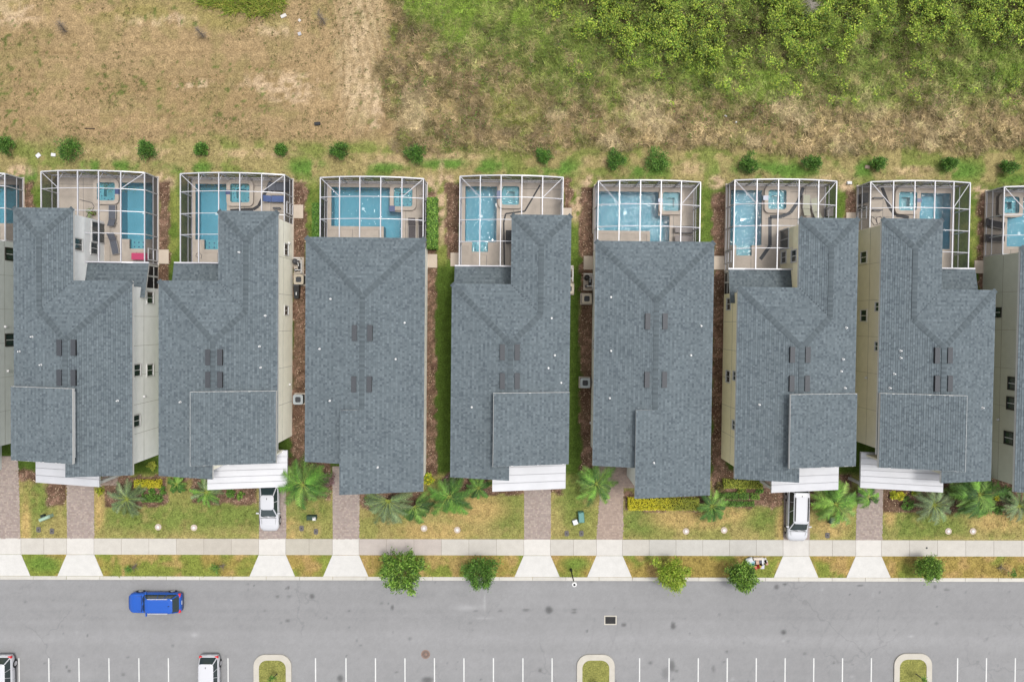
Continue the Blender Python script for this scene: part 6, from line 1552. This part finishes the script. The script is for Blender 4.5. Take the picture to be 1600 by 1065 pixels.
def equipment(px, py, label, dark, seed):
    u, v = U(px, py, 0.5); root = thing('pool_equipment', label, 'pool equipment', u, v, 0, 'pool pumps and filters beside the houses'); r = random.Random(seed)
    q = MB(); q.box(u - 0.45, u + 0.45, v - 0.85, v + 0.75, -0.02, 0.08); q.build('pad', M_cope, root)
    q = MB(); q.tube([(u - 0.18, v + 0.3, 0.08), (u - 0.18, v + 0.3, 0.75), (u - 0.18, v + 0.3, 0.92)], [0.25, 0.25, 0.1], 14); q.build('filter_tank', dark, root)
    q = MB(); q.tube([(u + 0.12, v - 0.5, 0.3), (u + 0.12, v + 0.0, 0.3)], [0.13, 0.15], 10); q.box(u + 0.0, u + 0.26, v - 0.1, v + 0.2, 0.1, 0.5); q.build('pump', M_black, root)
    q = MB(); q.tube([(u - 0.2, v - 0.45, 0.08), (u - 0.2, v - 0.45, 0.55)], [0.14, 0.12], 10); q.build('chlorinator', M_dark, root)
    for k, pts in enumerate([[(0.36, -0.7, 0.1), (0.36, -0.7, 0.62), (0.36, 0.45, 0.62), (-0.05, 0.45, 0.62)], [(0.1, -0.1, 0.55), (0.1, 0.2, 0.72), (-0.3, 0.2, 0.72)], [(-0.34, 0.62, 0.1), (-0.34, 0.62, 0.8), (0.3, 0.62, 0.8), (0.3, 0.62, 0.1)], [(-0.2, -0.45, 0.6), (0.3, -0.45, 0.62)]]):
        q = MB(); w = [(u + a, v + b, c) for a, b, c in pts]
        for a, b in zip(w[:-1], w[1:]): q.beam(a, b, 0.06)
        q.build('pipe', M_pvc, root)
equipment(465, 414, 'pool equipment with white pipes in a loop beside the cream house', M_dark, 1)
equipment(920, 439, 'black pool equipment with a jumble of white pipes below the concrete pad', M_black, 2)
equipment(889, 427, 'white pool pipes peeping out under the eave of the middle house', M_dark, 3)
u, v = U(463, 456, 0.5); root = thing('rubbish_bin', 'black wheeled bin lying beside the beige air conditioner', 'bin', u, v, 0)
q = MB(); q.hexa([(u - 0.22, v - 0.6, 0.0), (u + 0.22, v - 0.6, 0.0), (u + 0.28, v + 0.55, 0.0), (u - 0.28, v + 0.55, 0.0)], [(u - 0.2, v - 0.6, 0.5), (u + 0.2, v - 0.6, 0.5), (u + 0.26, v + 0.55, 0.6), (u - 0.26, v + 0.55, 0.6)]); q.build('body', M_black, root)
q = MB(); q.box(u - 0.3, u + 0.3, v + 0.56, v + 0.68, 0.0, 0.64); q.build('lid', M_dark, root)
q = MB(); q.box(u - 0.03, u + 0.05, v - 0.3, v - 0.02, 0.56, 0.575); q.build('sticker', M_pvc, root)

# loungers and other pool furniture
def lounger(px, py, ang, mfr, mcu, label, l=1.95, w=0.66, group='sun loungers on the pool decks', back=True):
    u, v = U(px, py, 0.35); root = thing('sun_lounger', label, 'sun lounger', u, v, DZ, group, rot=math.radians(ang)); ORG[root.name] = (0, 0, 0)
    q = MB(); q.box(-w / 2, w / 2, -l / 2, l * 0.16, 0.28, 0.34); q.build('frame', mfr, root)
    for sx in (-1, 1):
        for ty in (-l / 2 + 0.1, l / 2 - 0.3):
            q = MB(); q.box(sx * (w / 2 - 0.03) - 0.025, sx * (w / 2 - 0.03) + 0.025, ty - 0.03, ty + 0.03, 0.035, 0.28); q.build('leg', mfr, root)
    q = MB(); q.box(-w / 2 + .04, w / 2 - .04, -l / 2 + .04, l * 0.15, 0.341, 0.40); q.build('seat', mcu, root)
    q = MB(); h = 0.35 if back else 0.02
    q.hexa([(-w / 2 + .03, l * 0.17, 0.30), (w / 2 - .03, l * 0.17, 0.30), (w / 2 - .03, l / 2, 0.30 + h), (-w / 2 + .03, l / 2, 0.30 + h)], [(-w / 2 + .03, l * 0.17, 0.37), (w / 2 - .03, l * 0.17, 0.37), (w / 2 - .03, l / 2, 0.37 + h), (-w / 2 + .03, l / 2, 0.37 + h)]); q.build('backrest', mcu, root)
    for sx in (-1, 1):
        q = MB(); q.beam((sx * (w / 2 - 0.01), -l / 2, 0.36), (sx * (w / 2 - 0.01), l * 0.16, 0.36), 0.05); q.build('side_rail', mfr, root)
lg = mat('light_frame', S(196, 188, 180), rough=0.5); sl = mat('slate_sling', S(104, 108, 118), rough=0.8); bl = mat('blue_cushion', S(98, 122, 178), rough=0.8); cr = mat('cream_cushion', S(206, 206, 184), rough=0.8); gy = mat('dark_grey_cushion', S(98, 92, 92), rough=0.8); gg = mat('grey_cover', S(172, 164, 160), rough=0.8); ch_ = mat('charcoal_cushion', S(84, 82, 84), rough=0.8)
lounger(176, 337, 180, lg, sl, 'grey sling lounger between the spa and the other grey one, beside the blue pool')
lounger(178.5, 381, 12, lg, sl, 'grey sling lounger nearer the house, tilted slightly, left of the pink table')
lounger(430, 311, 90, M_dark, bl, 'blue lounger in the cage of the cream house', w=0.62)
lounger(436, 292, 90, M_black, sl, 'dark glass-grey lounger above the blue one', w=0.8, back=False)
lounger(644, 358, 0, lg, gy, 'dark grey lounger right of the shallow pool steps, left of two', w=0.7)
lounger(660, 358, 0, lg, gy, 'dark grey lounger against the right-hand cage wall, right of two', w=0.7)
lounger(1068, 359, 90, M_vent, gg, 'pale grey covered seat, upper of two in the cage with the wide glittering pool', w=0.62, l=1.7)
lounger(1068, 373, 90, M_vent, gg, 'pale grey covered seat, lower of two, half under the roof edge', w=0.6, l=1.7)
lounger(1259.5, 321, 180, lg, cr, 'cream lounger, left of two in the white-lounger cage')
lounger(1274, 326, 192, lg, cr, 'cream lounger, right of two in the white-lounger cage')
lounger(1553, 350, 80, lg, ch_, 'charcoal lounger, upper of two by the pool at the right edge')
lounger(1553, 372, 90, lg, ch_, 'charcoal lounger, lower of two by the pool at the right edge')
def table(px, py, w, l, m, label, name='patio_table', h=0.72):
    u, v = U(px, py, h); root = thing(name, label, 'table', u, v, DZ)
    q = MB(); q.prism(rrect(u - w / 2, u + w / 2, v - l / 2, v + l / 2, 0.06, 3), h - 0.04, h); q.build('table_top', m, root)
    for a in (-1, 1):
        for b in (-1, 1):
            q = MB(); q.box(u + a * (w / 2 - 0.08) - 0.03, u + a * (w / 2 - 0.08) + 0.03, v + b * (l / 2 - 0.08) - 0.03, v + b * (l / 2 - 0.08) + 0.03, DZ + 0.04, h - 0.04); q.build('leg', M_dark, root)
table(218.5, 400.5, 1.55, 0.62, mat('pink_paint', S(224, 72, 122), rough=0.4), 'pink table in the front corner of the first full cage')
table(1352, 309, 0.6, 0.9, M_dark, 'small dark table, upper piece in the dark furniture corner')
table(1374, 309, 1.0, 0.12, M_dark, 'dark narrow bench, upper of two beside the dark table', 'patio_bench', 0.5)
table(1372, 328, 0.9, 0.12, M_dark, 'dark narrow bench, lower of two beside the dark table', 'patio_bench', 0.5)
table(1350, 325, 0.6, 0.45, M_black, 'black side table below the dark table')
table(798, 370, 0.9, 1.2, M_black, 'black covered grill by the roof edge in the middle cage', 'covered_grill', 0.9)
table(806, 398, 0.9, 1.3, mat('dark_cover', S(92, 86, 84)), 'dark grey covered seat below the black grill', 'patio_sofa', 0.5)
table(1297, 330, 0.6, 0.9, lg, 'pale slatted side table right of the cream loungers')
table(432, 325, 0.7, 0.15, M_dark, 'dark towel bar below the blue lounger', 'towel_bar', 0.6)
# potted plant and coiled hose
def plant_pot(px, py, label, seed):
    u, v = U(px, py, 0.4); x, y = uv2xy(u, v); root = thing('potted_plant', label, 'plant', x, y, DZ, None, house=False)
    q = MB(); q.tube([(x, y, DZ + 0.0), (x, y, 0.4)], [0.16, 0.22], 12, S(120, 84, 62)); q.build('pot', M_vc, root, house=False)
    rng = np.random.RandomState(seed); C = np.array([(x + rng.normal() * 0.22, y + rng.normal() * 0.2, 0.55 + rng.rand() * 0.3) for _ in range(14)])
    V, Fc, cc = leaf_cloud(C, 12, (0.08, 0.08, 0.06), 0.14, GREEN + [S(176, 186, 140)], rng, aspect=0.4); fast('leaves', V - np.array((x, y, DZ)), Fc, cc, M_leaf, root)
plant_pot(145, 333, 'potted plant with thin pale leaves on the deck left of the grey loungers', 3)
def hose(pts, label, m):
    w = [(*U(a, b, DZ + 0.04), DZ + 0.03) for a, b in pts]; q = MB(); q.tube(w, [0.025] * len(w), 5); o = q.build('garden_hose', m, None); tag(o, label, 'hose')
hose([(124, 311.5), (130, 313.5), (138, 315), (144, 317), (147, 323), (143, 330), (137, 335), (135, 339)], 'dark hose curling past the potted plant in the first cage', M_dark)
hose([(1372, 350), (1368, 342), (1362, 338), (1361, 345), (1366, 352), (1374, 350), (1379, 343), (1376, 338), (1370, 340), (1370, 348)], 'dark coiled hose near the khaki house wall', M_dark)
hose([(310, 403), (306, 400), (307, 396), (312, 395), (315, 399), (314, 404)], 'dark coiled hose at the front of the cage left of the cream house wing', M_dark)

# pile of discarded things on the verge
pile = [(1172, 876, 10, 6, 0.5, (232, 236, 240), 20, 'white cardboard box at the left end of the rubbish pile'), (1175, 880, 9, 7, 0.35, (170, 206, 216), -15, 'pale blue plastic sheet in the rubbish pile'), (1177, 883, 4, 3, 0.4, (40, 120, 110), 10, 'small teal box in the rubbish pile'),
        (1178.5, 887, 10, 5, 0.3, (214, 120, 104), -12, 'salmon red flattened box at the lower edge of the rubbish pile'), (1185, 873.5, 14, 3, 0.4, (240, 228, 214), 0, 'long cream board across the top of the rubbish pile'), (1184, 879, 5, 5, 0.45, (222, 190, 168), 5, 'square beige box in the middle of the rubbish pile'),
        (1189, 878.5, 5, 6, 0.3, (112, 112, 124), 8, 'dark grey bag in the middle of the rubbish pile'), (1192, 877, 3, 9, 0.4, (238, 240, 240), 0, 'white upright strip in the rubbish pile'), (1196, 876, 6, 6, 0.35, (236, 232, 226), 25, 'white bag at the right end of the rubbish pile'), (1197, 878, 3, 4, 0.45, (30, 24, 24), 15, 'black bag at the right end of the rubbish pile'),
        (1186, 885, 5, 6, 0.35, (140, 44, 34), 0, 'dark red box in the rubbish pile'), (1188.5, 884.5, 3, 5, 0.4, (208, 178, 70), 6, 'yellow packet in the rubbish pile'), (1191, 886, 7, 5, 0.28, (222, 222, 234), -6, 'white and lilac packet at the lower right of the rubbish pile'), (1189.5, 883, 4, 3, 0.4, (28, 22, 30), 12, 'small black packet in the rubbish pile'), (1199, 881, 4, 3, 0.3, (214, 170, 150), 20, 'pinkish paper at the right of the rubbish pile')]
pr_ = random.Random(4)
for (px, py, w, l, h, c, a, lb) in pile:
    x, y = P(px, py, h); root = thing('discarded_box', lb, 'rubbish', x, y, 0.0, 'rubbish pile on the verge', house=False, rot=math.radians(a)); ORG[root.name] = (0, 0, 0); w, l = w / 17, l / 17
    q = MB(); q.hexa([(-w / 2, -l / 2, 0), (w / 2, -l / 2, 0), (w / 2, l / 2, 0), (-w / 2, l / 2, 0)], [(-w / 2 + .02, -l / 2, h * .9), (w / 2, -l / 2 + .03, h), (w / 2 - .03, l / 2, h * .92), (-w / 2, l / 2 - .02, h)], S(*c)); q.build('box', M_vc, root)
    q = MB(); q.hexa([(-w / 2 - .04, l / 2 - 0.03, h * .9), (w / 2, l / 2 - 0.03, h * .9), (w / 2 + .02, l / 2 + 0.09, h * .82), (-w / 2, l / 2 + 0.07, h * .8)], [(-w / 2 - .04, l / 2 - 0.03, h * .92), (w / 2, l / 2 - 0.03, h * .93), (w / 2 + .02, l / 2 + 0.09, h * .84), (-w / 2, l / 2 + 0.07, h * .82)], S(c[0] * 0.9, c[1] * 0.9, c[2] * 0.9)); q.build('flap', M_vc, root)
# small boards, stones and litter
def slabthing(name, px, py, w, l, h, c, rot, label, cat):
    x, y = P(px, py, 0.05); q = MB(); w, l = w / 17, l / 17
    q.prism(rrect(-w / 2, w / 2, -l / 2, l / 2, 0.04, 2), 0.0, h * 0.8, S(*c)); q.prism(rrect(-w / 2 + 0.03, w / 2 - 0.03, -l / 2 + 0.03, l / 2 - 0.03, 0.03, 2), h * 0.8, h, S(*c))
    o = link_mesh(name, q.mesh(name, M_conc), None, (x, y, 0), math.radians(rot)); tag(o, label, cat)
slabthing('ground_hatch', 60, 243, 7, 6, 0.12, (244, 244, 246), 40, 'white square lid tilted left, left of two behind the first cages', 'lid')
slabthing('ground_hatch', 83.5, 242, 7, 5, 0.12, (244, 244, 246), -5, 'white square lid, right of two, beside the large round shrub', 'lid')
slabthing('ground_hatch', 1326.5, 286, 7.5, 4.5, 0.25, (244, 244, 244), 0, 'white box behind the gap left of the dark-furniture cage', 'box')
slabthing('plastic_debris', 443, 25, 9, 5, 0.1, (232, 228, 222), 25, 'white plastic scrap beside the reeds', 'litter')
slabthing('plastic_debris', 468, 32, 4, 4, 0.1, (228, 220, 212), 50, 'white scrap right of the scrap beside the reeds', 'litter')
slabthing('plastic_debris', 468, 53, 5, 5, 0.1, (206, 204, 206), 20, 'grey-white scrap below the other scraps near the track', 'litter')
slabthing('black_bag', 496, 193.5, 9, 5, 0.2, (64, 66, 68), 5, 'black bag lying on the tan field near the dirt track', 'bag')
slabthing('stick', 140, 201, 16, 1.6, 0.06, (78, 66, 54), -2, 'dark stick lying on the field above the cages', 'stick')
slabthing('pale_stone', 1262, 258, 4, 5, 0.12, (206, 176, 164), 10, 'pale pink stone at the foot of the tilted shrub', 'stone')
slabthing('pale_stone', 1355, 261, 5, 7, 0.14, (204, 180, 160), 80, 'pale stone left of the dark shrub in the back row', 'stone')
slabthing('litter', 593, 114, 3, 2.4, 0.05, (238, 236, 232), 30, 'white litter on the edge between track and scrub', 'litter')
slabthing('litter', 624, 175, 2.6, 2.4, 0.3, (238, 236, 232), 0, 'white litter in the scrub above the shrub row', 'litter')
slabthing('litter', 1133, 182, 5, 2.4, 0.35, (240, 240, 240), -20, 'white litter in the dry scrub on the right, left of a small one', 'litter')
slabthing('litter', 1149, 192, 3, 3, 0.35, (240, 240, 240), 20, 'small white litter scrap right of and below the other', 'litter')
slabthing('sign_cap', 1330, 864 - 9, 3.4, 3.4, 0.06, (60, 50, 48), 0, 'small dark cap on the sidewalk near the right-hand drive', 'cap') if False else None
# dark utility plug in the sidewalk
x, y = P(1448, 855.5, 0.03); q = MB(); q.disc(x, y, 0.09, 0.031, 0.04, 10); o = q.build('sidewalk_plug', M_steel, None, house=False); tag(o, 'small dark round plug set in the sidewalk above the smallest street tree', 'plug')
